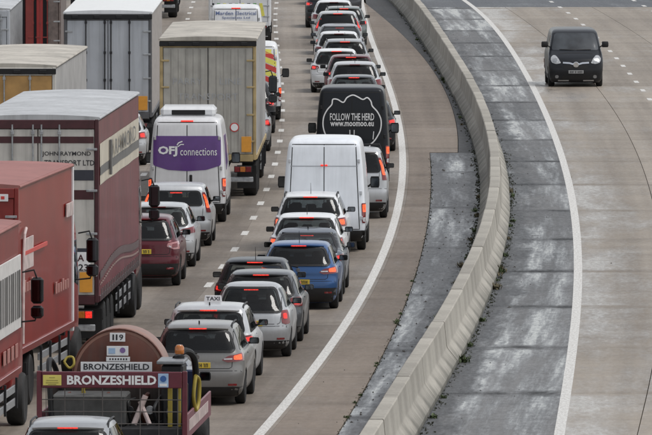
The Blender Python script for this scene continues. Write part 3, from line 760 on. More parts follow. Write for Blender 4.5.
    for sg in (1, -1):
        tl = P.patch([(a * hw, b * H) for a, b in lo], 'lamp', 'tail_light', lamp_m or REDLENS, root, k=.55, sgn=sg, off_=.010, r=.03, grid=.06, step=.04)
        P.patch([(a * hw, b * H) for a, b in li], 'lamp', 'brake_lamp', (BRAKE2 if amber else BRAKE) if lit else REDLENS, tl, k=.55, sgn=sg, off_=.014, r=.03, grid=.05, step=.04)
        if lamp in ('wedge', 'suvc', 'slim'):
            P.patch([(lo[0][0] * hw + .05, lo[0][1] * H + .005), (lo[0][0] * hw + .05, lo[0][1] * H + .028), (li[0][0] * hw - .03, li[0][1] * H + .03), (li[0][0] * hw - .03, li[0][1] * H + .004)], 'lamp', 'reversing_lamp', CLEAR, tl, k=.55, sgn=sg, off_=.014, r=.01, step=.03)
        mz = H * .685; mirror(root, B.xf(mz) - .42, sg * (B.w(mz) + .015), mz + .02, sg, mirc or BLACK)
        for wx in B.wheels: wheel(root, wx, sg * (W / 2 - .115), wr)
        P.patch([(ln(zs, .40), H * .60), (ln(zs, .44), H * .60), (ln(zs, .44), H * .615), (ln(zs, .40), H * .615)], 'left' if sg > 0 else 'right', 'door_handle', color, root, off_=.022, r=.01, step=.03)
        for f in (cuts[1] * .9, cuts[-2], .965):
            P.stroke([(ln(zs, f), zs - .02), (ln(zs, f), H * .24)], .009, 'left' if sg > 0 else 'right', 'door_gap', GAP, root, .002)
    # tailgate, bumper
    g0, g1 = .46 * H, B.w(.46 * H) * .74
    P.stroke([(-g1, zt + .0), (-g1 * 1.04, zb), (-g1, g0 + .03), (-g1 * .92, g0), (g1 * .92, g0), (g1, g0 + .03), (g1 * 1.04, zb), (g1, zt)], .012, 'rear', 'tailgate_gap', GAP, root, .002)
    P.stroke([(-hw * 1.10, .432 * H), (hw * 1.10, .432 * H)], .010, 'rear', 'bumper_gap', GAP, root, .002)
    bz = {'body': .235, 'tall': .33, 'dark': .40}[bumper]
    P.patch([(-hw * .965, .115 * H), (hw * .965, .115 * H), (hw * .985, bz * H), (-hw * .985, bz * H)], 'rear', 'lower_bumper', TRIM, root, off_=.008, r=.05)
    for sg in (1, -1):
        rf = P.patch([(sg * hw * .66, .25 * H), (sg * hw * .84, .25 * H), (sg * hw * .84, .275 * H), (sg * hw * .66, .275 * H)], 'rear', 'reflector', REDLENS, root, off_=.012, r=.01, step=.05)
        if bumper != 'body':
            P.patch([(B.wheels[0] + wr * 1.25, .13 * H), (B.wheels[1] - wr * 1.25, .13 * H), (B.wheels[1] - wr * 1.25, .23 * H), (B.wheels[0] + wr * 1.25, .23 * H)], 'left' if sg > 0 else 'right', 'sill_cladding', TRIM, root, off_=.006, r=.02, step=.15, grid=.2)
    if pz:
        P.patch([(-.36, plate_z * H - .075), (.36, plate_z * H - .075), (.34, plate_z * H + .085), (-.34, plate_z * H + .085)], 'rear', 'plate_recess', TRIM if bumper == 'dark' else color, root, off_=.001, r=.02, step=.12, grid=.15)
        plate(B, root, plate_z * H)
    bd = MB().lathe([(.045, -.006), (.045, .004), (.01, .006)], (0, 0, 0), 'x', 14)
    h_, n_ = P.cast(*P.ray('rear', 0, .60 * H)); o = bd.build('badge', CHROME, root); o.location = h_ + Vector((-.006, 0, 0))
    # roof spoiler with high brake lamp
    zsp = zt + (H - zt) * .30; xs = B.xr(zsp); ws = B.w(zsp) * .86
    if spoil and kind != 'saloon':
        sp = MB(); ns = 10; V = []; F = []
        for i in range(ns + 1):
            y_ = -ws + 2 * ws * i / ns; q = abs(y_ / ws) ** 3; xe = xs - .085 + q * .12; tz = B.P.cast((xs + .22, y_, 4), (0, 0, -1))[0].z
            zc_ = -.02 * q
            V += [(xs + .25, y_, tz + .003), (xe + .03, y_, zsp + .045 + zc_), (xe, y_, zsp + .028 + zc_), (xe + .015, y_, zsp + .0 + zc_), (xs + .1, y_, zsp - .02 + zc_)]
        for i in range(ns):
            for j in range(5): j2 = (j + 1) % 5; F.append([i * 5 + j, i * 5 + j2, (i + 1) * 5 + j2, (i + 1) * 5 + j])
        F += [[0, 4, 3, 2, 1][::-1], [ns * 5 + j for j in (0, 4, 3, 2, 1)]]
        F = [f[::-1] for f in F]
        so_ = link('roof_spoiler', mesh('roof_spoiler', V, F, color, ang=40), root)
        bl = MB().box(xs - .09, xs - .06, -.17, .17, zsp + .002, zsp + .027, .004); bl.build('high_brake_light', HIBRAKE if lit else REDLENS, so_)
    else:
        hz = zt - .03; hx = B.xr(hz)
        MB().box(hx - .02, hx + .02, -.15, .15, hz - .012, hz + .012, .004).build('high_brake_light', HIBRAKE if lit else REDLENS, root)
    if wiper and kind != 'saloon':
        a = P.cast((.1, 0, zb - .03), (1, 0, 0))[0]; b_ = P.cast((.1, .38, zb + .04), (1, 0, 0))[0]
        MB().tube([a + Vector((-.02, 0, 0)), b_ + Vector((-.025, 0, 0))], [.014, .008], 6).build('rear_wiper', BLACK, root)
    if antenna:
        ax = B.xr(H * .97) + .22; z = B.P.cast((ax, 0, 4), (0, 0, -1))[0].z
        o = (FIN if antenna == 'fin' else ANT).build('aerial', BLACK, root); o.location = (ax, 0, z - .004)
    if rails:
        for sg in (1, -1):
            pts = []; yr = B.w(H * .965)
            x0, x1 = B.xr(H * .97) + .15, B.xf(H * .97) - .25
            for i in range(11):
                t = i / 10; x_ = x0 + (x1 - x0) * t; z = B.P.cast((x_, sg * yr, 4), (0, 0, -1))[0].z
                pts.append((x_, sg * yr, z + (.045 if 0 < i < 10 else -.01)))
            MB().tube(pts, .018, 8).build('roof_rail', rails if rails is not True else BLACK, root)
    if extra: extra(root, B)
    return root, B

# ------------------------------------------------------------------ vans
def van(name, label, px, py, color, L=5.9, W=2.0, H=2.75, kind='van', dh=0., lit=False, rear_glass=False, facing=1, group=None, rc=(.13, .15), indicator=True, high=True, lamp_z=(.255, .43), wr=.34, crease=True, mirc=None, hi_lit=True):
    Xg, Yg = gp(px, py); hd = heading(Yg + facing * L / 2) + dh
    root = thing(name, label, 'van', (Xg, Yg, 0), math.pi / 2 - hd + (math.pi if facing < 0 else 0), group)
    B = Body(kind, L, W, H, rc=rc, fc=(.55, .45) if kind == 'van' else (.30, .30), bow=.03, fbow=.14 if kind == 'van' else .10, wr=wr, wheels=(.21 * L, .825 * L) if kind == 'van' else (.20 * L, .825 * L)); P = B.P; hw = W / 2
    if facing < 0:                       # py is where the nose stands
        root.location = (Xg + math.sin(hd) * L, Yg + math.cos(hd) * L, 0)
    B.build(root, color)
    for sg in (1, -1):
        sd_ = 'left' if sg > 0 else 'right'
        for wx in B.wheels: wheel(root, wx, sg * (hw - .13), wr, .22)
        tl = P.patch([(hw * .885, lamp_z[0] * H), (hw * .875, lamp_z[1] * H), (hw * 1.07, lamp_z[1] * H), (hw * 1.07, lamp_z[0] * H)], 'lamp', 'tail_light', REDLENS, root, k=.5, sgn=sg, off_=.012, r=.03, step=.05)
        z0, z1 = lamp_z; zm = z0 + (z1 - z0) * .55
        P.patch([(hw * .905, zm * H), (hw * .905, (z1 - .012) * H), (hw * 1.03, (z1 - .012) * H), (hw * 1.03, zm * H)], 'lamp', 'brake_lamp', BRAKE2 if lit else AMBER, tl, k=.5, sgn=sg, off_=.017, r=.02, step=.04)
        P.patch([(hw * .905, (z0 + .012) * H), (hw * .905, (z0 + .05) * H), (hw * 1.03, (z0 + .05) * H), (hw * 1.03, (z0 + .012) * H)], 'lamp', 'reversing_lamp', CLEAR, tl, k=.5, sgn=sg, off_=.017, r=.02, step=.04)
        zs, ze = H * (.47 if kind == 'van' else .63), H * (.68 if kind == 'van' else .885)
        xb, xd = B.xf(zs) - .20, B.xf(ze) - .16; xq = xb - (1.25 if kind == 'van' else 1.05)
        P.patch([(xq, zs), (xb, zs), (xd, ze), (xq, ze)], sd_, 'side_window', GLASS, root, off_=.002, r=.06)
        for xx in (xq - .06, xq - 1.25, xb + .05): P.stroke([(xx, H * .80 if xx < xq else zs), (xx, H * .16)], .012, sd_, 'door_gap', GAP, root, .002)
        P.patch([(B.wheels[0] + wr * 1.3, .155 * H), (B.wheels[1] - wr * 1.3, .155 * H), (B.wheels[1] - wr * 1.3, .20 * H), (B.wheels[0] + wr * 1.3, .20 * H)], sd_, 'side_moulding', TRIM, root, off_=.012, r=.02, step=.2, grid=.3)
        mz = zs + .10; mirror(root, xb - .18, sg * (B.w(mz) + .02), mz + .10, sg, mirc or BLACK, 1.0, 1.9 if kind == 'van' else 1.35)
        hz = [.30, .52, .80] if kind == 'van' else [.4, .75]
        for q in hz:
            h_, n_ = P.cast(*P.ray('rear', sg * B.w(q * H) * .90, q * H)); o = MB().box(-.02, .02, -.03, .03, -.05, .05, .01).build('hinge', color, root); o.location = h_ + Vector((-.006, 0, 0))
    zw, zv = (.445 * H, .715 * H) if kind == 'van' else (.635 * H, .925 * H)
    P.patch([(-B.w(zw) * .9, zw), (B.w(zw) * .9, zw), (B.w(zv) * .87, zv), (-B.w(zv) * .87, zv)], 'front', 'windscreen', GLASS if kind == 'van' else mat('van_windscreen', (.035, .04, .045), .08, spec=.7, var=.6, scale=1.6), root, off_=.004, r=.10)
    P.patch([(-hw * .975, .10 * H), (hw * .975, .10 * H), (hw * .985, .19 * H), (-hw * .985, .19 * H)], 'rear', 'rear_bumper', TRIM, root, off_=.03, thick=.05, r=.04)
    d0, d1 = .20 * H, .945 * H; wa, wb = B.w(d0) * .865, B.w(d1) * .88
    P.stroke([(-wa, d0), (-wb, d1), (wb, d1), (wa, d0)], .022, 'rear', 'door_gap', GAP, root, .002, closed=True)
    P.stroke([(0, d0), (0, d1)], .022, 'rear', 'door_gap', GAP, root, .002)
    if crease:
        P.stroke([(-wa * .95, .755 * H), (wa * .95, .755 * H)], .018, 'rear', 'door_crease', mat('crease_shadow_trim', (.30, .31, .33), .5), root, .004)  # shade of the pressed crease, drawn as a grey stripe
    if rear_glass:
        for sg in (1, -1):
            P.patch([(sg * .06, .62 * H), (sg * B.w(.62 * H) * .80, .62 * H), (sg * B.w(.88 * H) * .78, .88 * H), (sg * .06, .88 * H)], 'rear', 'rear_window', GLASS, root, off_=.004, r=.06)
    h_, n_ = P.cast(*P.ray('rear', -.10, .42 * H)); o = MB().box(-.03, .02, -.035, .035, -.11, .11, .012).build('door_handle', BLACK, root); o.location = h_
    plate(B, root, .235 * H, PLATE)
    if high:
        h_, n_ = P.cast(*P.ray('rear', 0, .958 * H)); o = MB().box(-.025, .02, -.16, .16, -.018, .018, .006).build('high_brake_light', HIBRAKE if hi_lit else REDLENS, root); o.location = h_
    return root, B

# ------------------------------------------------------------------ lorries
def corrugated(x0, x1, y_, z0, z1, sg, amp=.012, per=.35, bow=0., nx=None):
    """a curtain or ribbed sheet on the side; sg -1 = right-hand side"""
    nx = nx or int((x1 - x0) / per * 4); nz = 8; V = []; F = []
    for i in range(nx + 1):
        x = x0 + (x1 - x0) * i / nx
        for j in range(nz + 1):
            t = j / nz; z = z0 + (z1 - z0) * t
            a = amp * math.sin(2 * math.pi * (x - x0) / per) * (1 - .5 * t) + amp * .6 * math.sin(x * 1.3 + t * 2) * math.sin(math.pi * t) + bow * math.sin(math.pi * t) * math.sin(math.pi * i / nx)
            V.append((x, y_ + sg * (a + amp * 1.2), z))
    W = nz + 1
    for i in range(nx):
        for j in range(nz):
            q = [i * W + j, (i + 1) * W + j, (i + 1) * W + j + 1, i * W + j + 1]; F.append(q if sg < 0 else q[::-1])
    k = len(V); rim = [j for j in range(W)] + [i * W + nz for i in range(1, nx + 1)] + [nx * W + j for j in range(nz - 1, -1, -1)] + [i * W for i in range(nx - 1, 0, -1)]
    for q in rim: V.append((V[q][0], y_ - sg * .01, V[q][2]))
    for i in range(len(rim)):
        j = (i + 1) % len(rim); q = [rim[i], rim[j], k + j, k + i]; F.append(q if sg < 0 else q[::-1])
    return V, F
def lorry(name, label, px, py, L=13.6, W=2.55, H=4.4, floor=1.18, body=None, side=None, roof=None, frame=None, door=None, doors='bars', cab_col=None, dh=0., right_edge=None, rigid=False, cab=True, header=None, side_amp=.012, ribs=0, marker=True, side_per=.35, roofhang=0., bars=(-.80, -.45, .45, .80), cabH=3.7, lamps_lit=False, mir_y=0., bar_m=None, front_at=None, hinge_m=None, cabW=2.44):
    Xg, Yg = gp(px, py); hd = heading(Yg + (-L / 2 if front_at else L / 2)) + dh
    if front_at: Xg -= math.sin(hd) * L; Yg -= math.cos(hd) * L
    root = thing(name, label, 'truck', (Xg, Yg, 0), math.pi / 2 - hd)
    hw = W / 2
    if right_edge: root.location.x -= math.cos(hd) * hw
    MB().box(.06, L, -hw + .025, hw - .025, floor, H - .06, .02).build('cargo_body', body, root)
    r_ = MB(); n = 8; V = []; F = []                     # crowned roof sheet with edge rails
    for x in (-.03 - roofhang, L + .02):
        for i in range(n + 1): y_ = -hw + W * i / n; V.append((x, y_, H - .05 + .05 * (1 - (y_ / hw) ** 2)))
        V += [(x, hw, H - .12), (x, -hw, H - .12)]
    k = n + 3
    for i in range(k): j = (i + 1) % k; F.append([i, j, k + j, k + i][::-1])
    F += [list(range(k)), list(range(k, 2 * k))[::-1]]
    r_.add(V, F).build('roof', roof, root, ang=25)
    for sg in (1, -1):
        MB().tube([(0, sg * (hw + .003), H - .085), (L, sg * (hw + .003), H - .085)], .03, 8).build('roof_rail', roof, root)
        V, F = corrugated(.10, L - .06, sg * (hw - .02), floor + .02, H - .14, sg, side_amp, side_per)
        link('side_panel', mesh('side_panel', V, F, side, ang=60), root)
        MB().box(0, L, sg * hw - .03, sg * hw + .03, floor - .10, floor + .03, .01).build('side_rail', DARKSTEEL if frame is None else frame, root)
    fr = MB(); fr.box(-.04, .08, -hw, -hw + .085, floor - .12, H - .10, .012); fr.box(-.04, .08, hw - .085, hw, floor - .12, H - .10, .012)
    fr.box(-.045, .08, -hw + .086, hw - .086, H - .30, H - .11, .012); fr.box(-.045, .08, -hw + .086, hw - .086, floor - .16, floor + .03, .012)
    fr.build('rear_frame', frame or DARKSTEEL, root)
    if header:
        MB().box(-.075, -.046, -hw - .01, hw + .01, H - .27, H - .13, .01).build('header_bar', header, root)
        for i in range(4):
            y_ = -hw * .75 + i * hw * .5; MB().box(-.10, -.076, y_ - .09, y_ + .09, H - .255, H - .16, .01).build('header_fitting', BLACK, root)
    if doors:
        zt, zb = H - .31, floor + .04
        for sg in (1, -1):
            y0, y1 = sorted((sg * .012, sg * (hw - .095)))
            d = MB().box(-.02, .03, y0, y1, zb, zt, .008).build('rear_door', door, root)
            if ribs:
                nr = ribs
                for i in range(nr):
                    ya = y0 + (y1 - y0) * (i + .08) / nr; yb = y0 + (y1 - y0) * (i + .92) / nr
                    MB().box(-.032, -.021, ya, yb, zb + .03, zt - .03, .006).build('door_plank', door, d)
            for q in (.12, .37, .63, .88):
                z = zb + (zt - zb) * q; ya, yb = sorted((sg * (hw - .26), sg * (hw - .03)))
                MB().box(-.065, -.046, ya, yb, z - .025, z + .025, .006).build('hinge', hinge_m or STEEL, d)
        if doors == 'bars':
            for f in bars:
                b_ = MB(); b_.tube([(-.05, f * hw, zb - .1), (-.05, f * hw, zt + .1)], .018, 8)
                for q in (.02, .35, .65, .98): b_.box(-.07, -.022, f * hw - .035, f * hw + .035, zb + (zt - zb) * q - .04, zb + (zt - zb) * q + .04, .006)
                b_.box(-.075, -.05, f * hw - .02, f * hw + .16, zb + .42, zb + .46, .004)
                b_.build('lock_bar', bar_m or STEEL, root)
    if marker:
        for sg in (1, -1):
            y0, y1 = sorted((sg * (hw - .40), sg * (hw - .13)))
            MB().box(-.10, -.08, y0, y1, floor + .10, floor + .52, .004).build('marker_plate', mat('amber_marker_plate', (.62, .27, .03), .45, var=.12, scale=5), root)
    # running gear
    ch = MB(); ch.box(.3, L - .2, -.55, -.40, .82, floor - .11, .01); ch.box(.3, L - .2, .40, .55, .82, floor - .11, .01)
    for x in (1.0, 3.0, 6.0, 9.0): ch.box(x, x + .12, -hw + .1, hw - .1, floor - .24, floor - .12, .01)
    ch.build('chassis', DARKSTEEL, root)
    ub = MB(); ub.box(-.02, .08, -hw + .08, hw - .08, .46, .60, .015); ub.box(0, .06, -.5, -.40, .60, floor - .17, .01); ub.box(0, .06, .40, .5, .60, floor - .17, .01); ub.build('underrun_bar', STEEL, root)
    for sg in (1, -1):
        y0, y1 = sorted((sg * (hw - .60), sg * (hw - .12)))
        cl = MB().box(-.08, -.01, y0, y1, .72, .90, .012).build('tail_light', BLACK, root)
        for i, mm in enumerate((BRAKE if lamps_lit else REDLENS, AMBER, REDLENS)):
            ya = y0 + .02 + i * .153; MB().box(-.095, -.081, ya, ya + .14, .74, .88, .01).build('lamp_lens', mm, cl)
        y0, y1 = sorted((sg * (hw - .55), sg * (hw - .03)))
        MB().box(1.55, 1.58, y0, y1, .22, .85, .004).build('mudflap', BLACK, root)
    axles = [2.2, 3.5, 4.8] if not rigid else [2.2]
    for sg in (1, -1):
        for x in axles:
            wheel(root, x, sg * (hw - .20), .50, .38, True)
            g_ = MB(); pts = [(x + .58 * math.cos(a), sg * (hw - .20), .50 + .58 * math.sin(a)) for a in [math.pi * (.06 + .88 * i / 10) for i in range(11)]]
            V = []; F = []
            for p in pts: V += [(p[0], sg * (hw - .42), p[2]), (p[0], sg * (hw - .01), p[2])]
            for i in range(10): F.append([2 * i, 2 * i + 1, 2 * i + 3, 2 * i + 2])
            n2 = len(V); V += [(a, b_, c + .02) for a, b_, c in V]; F += [[q + n2 for q in f][::-1] for f in F]
            g_.add(V, F).build('mudguard', BLACK, root)
        xa, xb = (axles[-1] + .9, L - 3.4) if not rigid else (3.2, L - 1.2)
        if xb > xa + .8:
            for z in (.55, .80): MB().box(xa, xb, sg * hw - .035, sg * hw + .0, z, z + .14, .006).build('side_guard', STEEL, root)
            for i in range(4):
                x = xa + .1 + (xb - xa - .2) * i / 3; MB().box(x - .03, x + .03, sg * hw - .08, sg * hw - .036, .5, floor - .10, .004).build('guard_post', DARKSTEEL, root)
    if cab:
        x0 = L + (.55 if not rigid else .18); col = cab_col or body
        cb = Body('cab', 2.25, cabW, cabH - .75, rc=(.05, .05), fc=(.28, .30), bow=0, fbow=.12, wheels=(), lift=0.); 
        o = link('cab', mesh('cab', [(x + x0, y_, z + .75) for x, y_, z in cb.V], cb.F, col, ang=40), root)
        bm = bmesh.new(); bm.from_mesh(o.data); bmesh.ops.recalc_face_normals(bm, faces=bm.faces); bm.to_mesh(o.data); bm.free()
        cb.bvh = BVHTree.FromPolygons([Vector((p[0] + x0, p[1], p[2] + .75)) for p in cb.V], cb.F); cb.P = Proj(cb.bvh)
        for sg, sd_ in ((1, 'left'), (-1, 'right')):
            cb.P.patch([(x0 + .75, 1.95), (x0 + 1.85, 1.80), (x0 + 1.85, 2.75), (x0 + .75, 2.75)], sd_, 'side_window', GLASS, o, r=.06)
            my = sg * (cabW / 2 + .02)
            m_ = MB(); m_.tube([(x0 + 1.95, my - sg * .04, 2.86), (x0 + 2.02, my + sg * .18, 2.90), (x0 + 2.0, my + sg * .24, 2.74)], .018, 6); m_.tube([(x0 + 1.95, my - sg * .04, 1.92), (x0 + 2.0, my + sg * .2, 1.94), (x0 + 2.0, my + sg * .24, 2.06)], .018, 6)
            ya, yb = sorted((my + sg * .12, my + sg * .36)); m_.box(x0 + 1.96, x0 + 2.12, ya, yb, 2.26, 2.76, .05); m_.box(x0 + 1.96, x0 + 2.12, ya, yb, 1.98, 2.22, .05)
            mo = m_.build('mirror', BLACK, root)
            MB().box(x0 + 1.948, x0 + 1.957, ya + .025, yb - .025, 2.30, 2.72, .003).build('mirror_glass', MIRG, mo)
            MB().box(x0 + 1.948, x0 + 1.957, ya + .025, yb - .025, 2.01, 2.19, .003).build('mirror_glass', MIRG, mo)
            wheel(root, x0 + 1.35, sg * 1.05, .50, .34, True)
            if not rigid:
                wheel(root, L - 1.15, sg * 1.02, .50, .52, True)
                MB().box(L - .5, L + .9, sg * .9 - .25, sg * .9 + .25, .42, .95, .05).build('fuel_tank', STEEL, root)
        cb.P.patch([(-1.08, 1.85), (1.08, 1.85), (1.0, 2.85), (-1.0, 2.85)], 'front', 'windscreen', GLASS, o, r=.08)
        if not rigid: MB().box(L - 1.9, x0 + .4, -.45, .45, .62, .95, .02).build('tractor_frame', DARKSTEEL, root)
    return root

def smooth3(pts, k=6):
    out = []
    for i in range(len(pts) - 1):
        p = [Vector(pts[min(max(i + j, 0), len(pts) - 1)]) for j in (-1, 0, 1, 2)]
        for q in range(k):
            t = q / k; out.append(.5 * (2 * p[1] + (p[2] - p[0]) * t + (2 * p[0] - 5 * p[1] + 4 * p[2] - p[3]) * t * t + (-p[0] + 3 * p[1] - 3 * p[2] + p[3]) * t ** 3))
    return out + [Vector(pts[-1])]
# ------------------------------------------------------------------ colours of the vehicles
P_SILVER = paint('silver', (.40, .41, .42), .55); P_SILVER2 = paint('bright_silver', (.50, .51, .52), .5); P_SILVER3 = paint('pale_silver', (.56, .57, .58), .4)
P_BEIGE = paint('warm_grey_silver', (.25, .245, .235), .5); P_GREY = paint('dark_grey', (.085, .09, .097), .4); P_BLACK = paint('near_black', (.012, .013, .016), .2)
P_BLUE = paint('mid_blue', (.028, .095, .25), .35); P_BLUEG = paint('blue_grey', (.11, .13, .16), .45); P_WHITE = paint('white', (.74, .75, .76)); P_RED = paint('dark_red', (.10, .008, .016), .3)
P_RED2 = paint('red', (.30, .03, .03), .2); P_GREEN = paint('grey_green', (.22, .25, .24), .45); P_VBLACK = paint('charcoal', (.012, .014, .018), .1)
P_NIGHT = paint('night_grey', (.032, .036, .042), .4); P_DKBLUE = paint('navy', (.02, .03, .07), .3)
P_VWHITE = paint('van_white', (.80, .83, .87)); P_VWHITE2 = paint('minibus_silver_white', (.68, .68, .69), .05)

LANE_G = 'cars queueing nose to tail in the lane beside the edge line'
# ---- lane beside the barrier, near to far
car('parked_suv' if 0 else 'suv', 'silver sports utility car with black roof rails cut off at the bottom edge', 'car', 66, 526, 'suv', P_SILVER, 4.5, 1.85, 1.72, 'suvc', rails=BLACK, antenna=None, win=(.70, .90))
car('estate_car', 'warm grey estate car with one lit tail lamp beside the orange beacon', 'car', 197, 406, 'estate', P_BEIGE, 4.75, 1.82, 1.58, 'wedge', rails=BLACK, group=LANE_G, amber=True, plate_z=.50, win=(.665, .905), wr=.33)
def taxi_sign(root, B):
    x = 1.75; z = B.P.cast((x, 0, 4), (0, 0, -1))[0].z; b = MB(); b.prism([(-.18, 0), (.18, 0), (.16, .12), (-.16, .12)], lambda u, v: (x - .05, u, z + v), lambda u, v: (x + .05, u, z + v)); o = b.build('roof_sign', WHITEP, root)
    text_on(o, 'TAXI', (x - .05, 0, z + .06), *REAR, width=.27, height=.075, m=BLACKP, bold=.02)
car('taxi', 'pale silver hatchback with a white TAXI sign on its roof', 'car', 208, 386, 'mpv', P_SILVER3, 4.45, 1.82, 1.60, 'suvc', rails=BLACK, group=LANE_G, win=(.66, .90), extra=taxi_sign, wr=.33)
car('small_hatchback', 'small rounded silver hatchback with round red and white tail lamps', 'car', 250, 358, 'round', P_SILVER2, 3.75, 1.68, 1.53, 'round', group=LANE_G, antenna=None, spoil=False, win=(.62, .93), glass=GLASS2, winw=(.82, .84), lit=True, wr=.30)
car('hatchback', 'dark grey hatchback between the small silver car and the black one', 'car', 260, 343, 'hatch', P_GREY, 4.3, 1.80, 1.50, 'block', group=LANE_G, antenna=None)
car('hatchback', 'black hatchback with a tall whip aerial standing nearest the dashed line', 'car', 254, 329, 'hatch', P_NIGHT, 4.2, 1.78, 1.50, 'suvc', group=LANE_G, antenna='rod', glass=GLASS2)
car('hatchback', 'mid blue hatchback with black lower bumper and one lit tail lamp', 'car', 298, 310, 'hatch', P_BLUE, 4.3, 1.78, 1.49, 'wedge', group=LANE_G, amber=True, antenna='rod', bumper='tall', plate_z=.42)
car('saloon_car', 'blue grey saloon car ahead of the mid blue hatchback', 'car', 305, 296, 'saloon', P_BLUEG, 4.6, 1.80, 1.47, 'wedge', group=LANE_G)
car('hatchback', 'white hatchback with dark roof bar following the white car with roof rails', 'car', 306, 279, 'hatch', P_WHITE, 4.2, 1.80, 1.50, 'block', group=LANE_G, antenna='rod', lit=True, amber=True)
car('crossover_car', 'white crossover with roof rails and lit tail lamps behind the white van', 'car', 310, 261, 'suv', P_WHITE, 4.3, 1.80, 1.62, 'block', group=LANE_G, rails=BLACK, antenna='rod', amber=True, lit=True)

def white_van_extra():
    r, B = van('panel_van', 'plain white high roof panel van with closed rear doors', 324, 252, P_VWHITE, 5.9, 2.05, 2.80, lit=True, high=False)
    for y_ in (.05, -.05):
        h_, n_ = B.P.cast(*B.P.ray('rear', y_, .762 * 2.80)); o = MB().box(-.02, .01, -.035, .035, -.02, .02, .006).build('high_brake_light', HIBRAKE, r); o.location = h_
    return r
white_van_extra()
def bars(root, B):
    for x in (1.2, 2.4):
        z = B.P.cast((x, 0, 4), (0, 0, -1))[0].z; MB().tube([(x, -.72, z - .08), (x, -.68, z + .06), (x, .68, z + .06), (x, .72, z - .08)], .022, 8).build('roof_bar', BLACK, root)
car('people_carrier', 'silver people carrier with black roof bars peeping out right of the white van', 'car', 353, 219, 'mpv', P_SILVER3, 4.4, 1.80, 1.84, 'tall', group=LANE_G, extra=bars, amber=True, wr=.33)

# the black van with a cow outline
r, B = van('panel_van', 'black panel van with white cow outline and FOLLOW THE HERD lettering', 352, 190, P_VBLACK, 5.6, 2.05, 2.85, crease=False, lit=True, high=False)
def onrear(B, t, y_, z, w_, h_, m, parent, bold=.0, name='lettering', off_=.012, shear=0.):
    V, F = text2d(t, w_, h_, bold, shear); return B.P.flat([(y_ - p.x, z + p.y) for p in V], F, 'rear', name, m, parent, off_)
onrear(B, 'FOLLOW THE HERD', .0, 2.02, 1.22, .20, WHITEP, r, .012); onrear(B, 'www.moomoo.eu', .0, 1.82, 1.20, .12, WHITEP, r, .02)
cow = [(.42, 1.05), (.48, 1.25), (.62, 1.38), (.74, 1.55), (.80, 1.78), (.78, 2.02), (.68, 2.22), (.56, 2.36), (.53, 2.50), (.40, 2.50), (.24, 2.42), (.14, 2.55), (-.02, 2.62), (-.16, 2.57), (-.30, 2.50), (-.42, 2.55), (-.52, 2.45), (-.56, 2.32), (-.70, 2.16), (-.80, 1.94), (-.79, 1.68), (-.70, 1.48), (-.60, 1.34), (-.50, 1.24), (-.44, 1.05)]
def smooth(pts, k=5):
    out = []
    for i in range(len(pts) - 1):
        p = [Vector(pts[min(max(i + j, 0), len(pts) - 1)]) for j in (-1, 0, 1, 2)]
        for q in range(k):
            t = q / k; out.append(.5 * (2 * p[1] + (p[2] - p[0]) * t + (2 * p[0] - 5 * p[1] + 4 * p[2] - p[3]) * t * t + (-p[0] + 3 * p[1] - 3 * p[2] + p[3]) * t ** 3))
    return out + [Vector(pts[-1])]
B.P.stroke(smooth(cow), .035, 'rear', 'cow_outline', WHITEP, r, .012)
for pts in ([(.06, 1.66), (.05, 1.4), (0, 1.30), (-.05, 1.4), (-.06, 1.66)], [(.20, 1.34), (.16, 1.2), (.22, 1.05)], [(-.20, 1.34), (-.16, 1.2), (-.22, 1.05)], [(-.60, 1.62), (-.58, 1.4)]):
    B.P.stroke(smooth(pts), .022, 'rear', 'cow_outline', WHITEP, r, .012)

far = [  # px, py, kind, paint, L, W, H, lamp, label
 (366, 152, 'estate', P_NIGHT, 4.7, 1.80, 1.52, 'wedge', 'estate_car', 'dark estate car whose red tail lamp shows right of the black van'),
 (354, 122, 'hatch', P_GREY, 4.2, 1.76, 1.47, 'block', 'hatchback', 'dark grey hatchback just above the roof of the black van'),
 (355, 110, 'suv', P_SILVER3, 4.3, 1.80, 1.55, 'block', 'hatchback', 'pale silver hatchback ahead of the dark grey one above the black van'),
 (351, 101, 'hatch', P_RED, 4.2, 1.78, 1.52, 'wedge', 'hatchback', 'dark red hatchback overlapping the white car with its wheel showing'),
 (336.5, 93, 'hatch', P_WHITE, 4.1, 1.76, 1.48, 'suvc', 'hatchback', 'white hatchback standing left of the line with its left wheel showing'),
 (345, 83.5, 'estate', P_SILVER, 4.6, 1.80, 1.52, 'wedge', 'estate_car', 'silver estate car with grey rear window ahead of the leftward white hatchback'),
 (339, 73.5, 'hatch', P_WHITE, 4.2, 1.76, 1.48, 'block', 'hatchback', 'white hatchback between two silver cars far up the queue'),
 (340, 65, 'saloon', P_SILVER, 4.6, 1.80, 1.46, 'wedge', 'saloon_car', 'silver grey saloon far up the queue with red high brake lamp'),
 (338, 55, 'suv', P_SILVER3, 4.4, 1.84, 1.62, 'tall', 'crossover_car', 'pale crossover with tall red lamps near the top of the queue'),
 (344, 46, 'estate', P_GREEN, 4.6, 1.80, 1.50, 'wedge', 'estate_car', 'grey green estate car near the top of the queue'),
 (334, 39, 'hatch', P_WHITE, 4.1, 1.76, 1.50, 'block', 'hatchback', 'white roofed hatchback close to the top edge of the picture'),
 (328, 28, 'suv', P_NIGHT, 4.4, 1.84, 1.66, 'suvc', 'crossover_car', 'dark crossover with red lamp at the head of the visible queue'),
 (341, 16, 'hatch', P_GREY, 4.2, 1.76, 1.50, 'block', 'hatchback', 'dark hatchback touching the top edge beside the inner line'),
 (326, 5, 'hatch', P_BLACK, 4.2, 1.76, 1.50, 'block', 'hatchback', 'black hatchback touching the top edge beside the dashed line'),
]
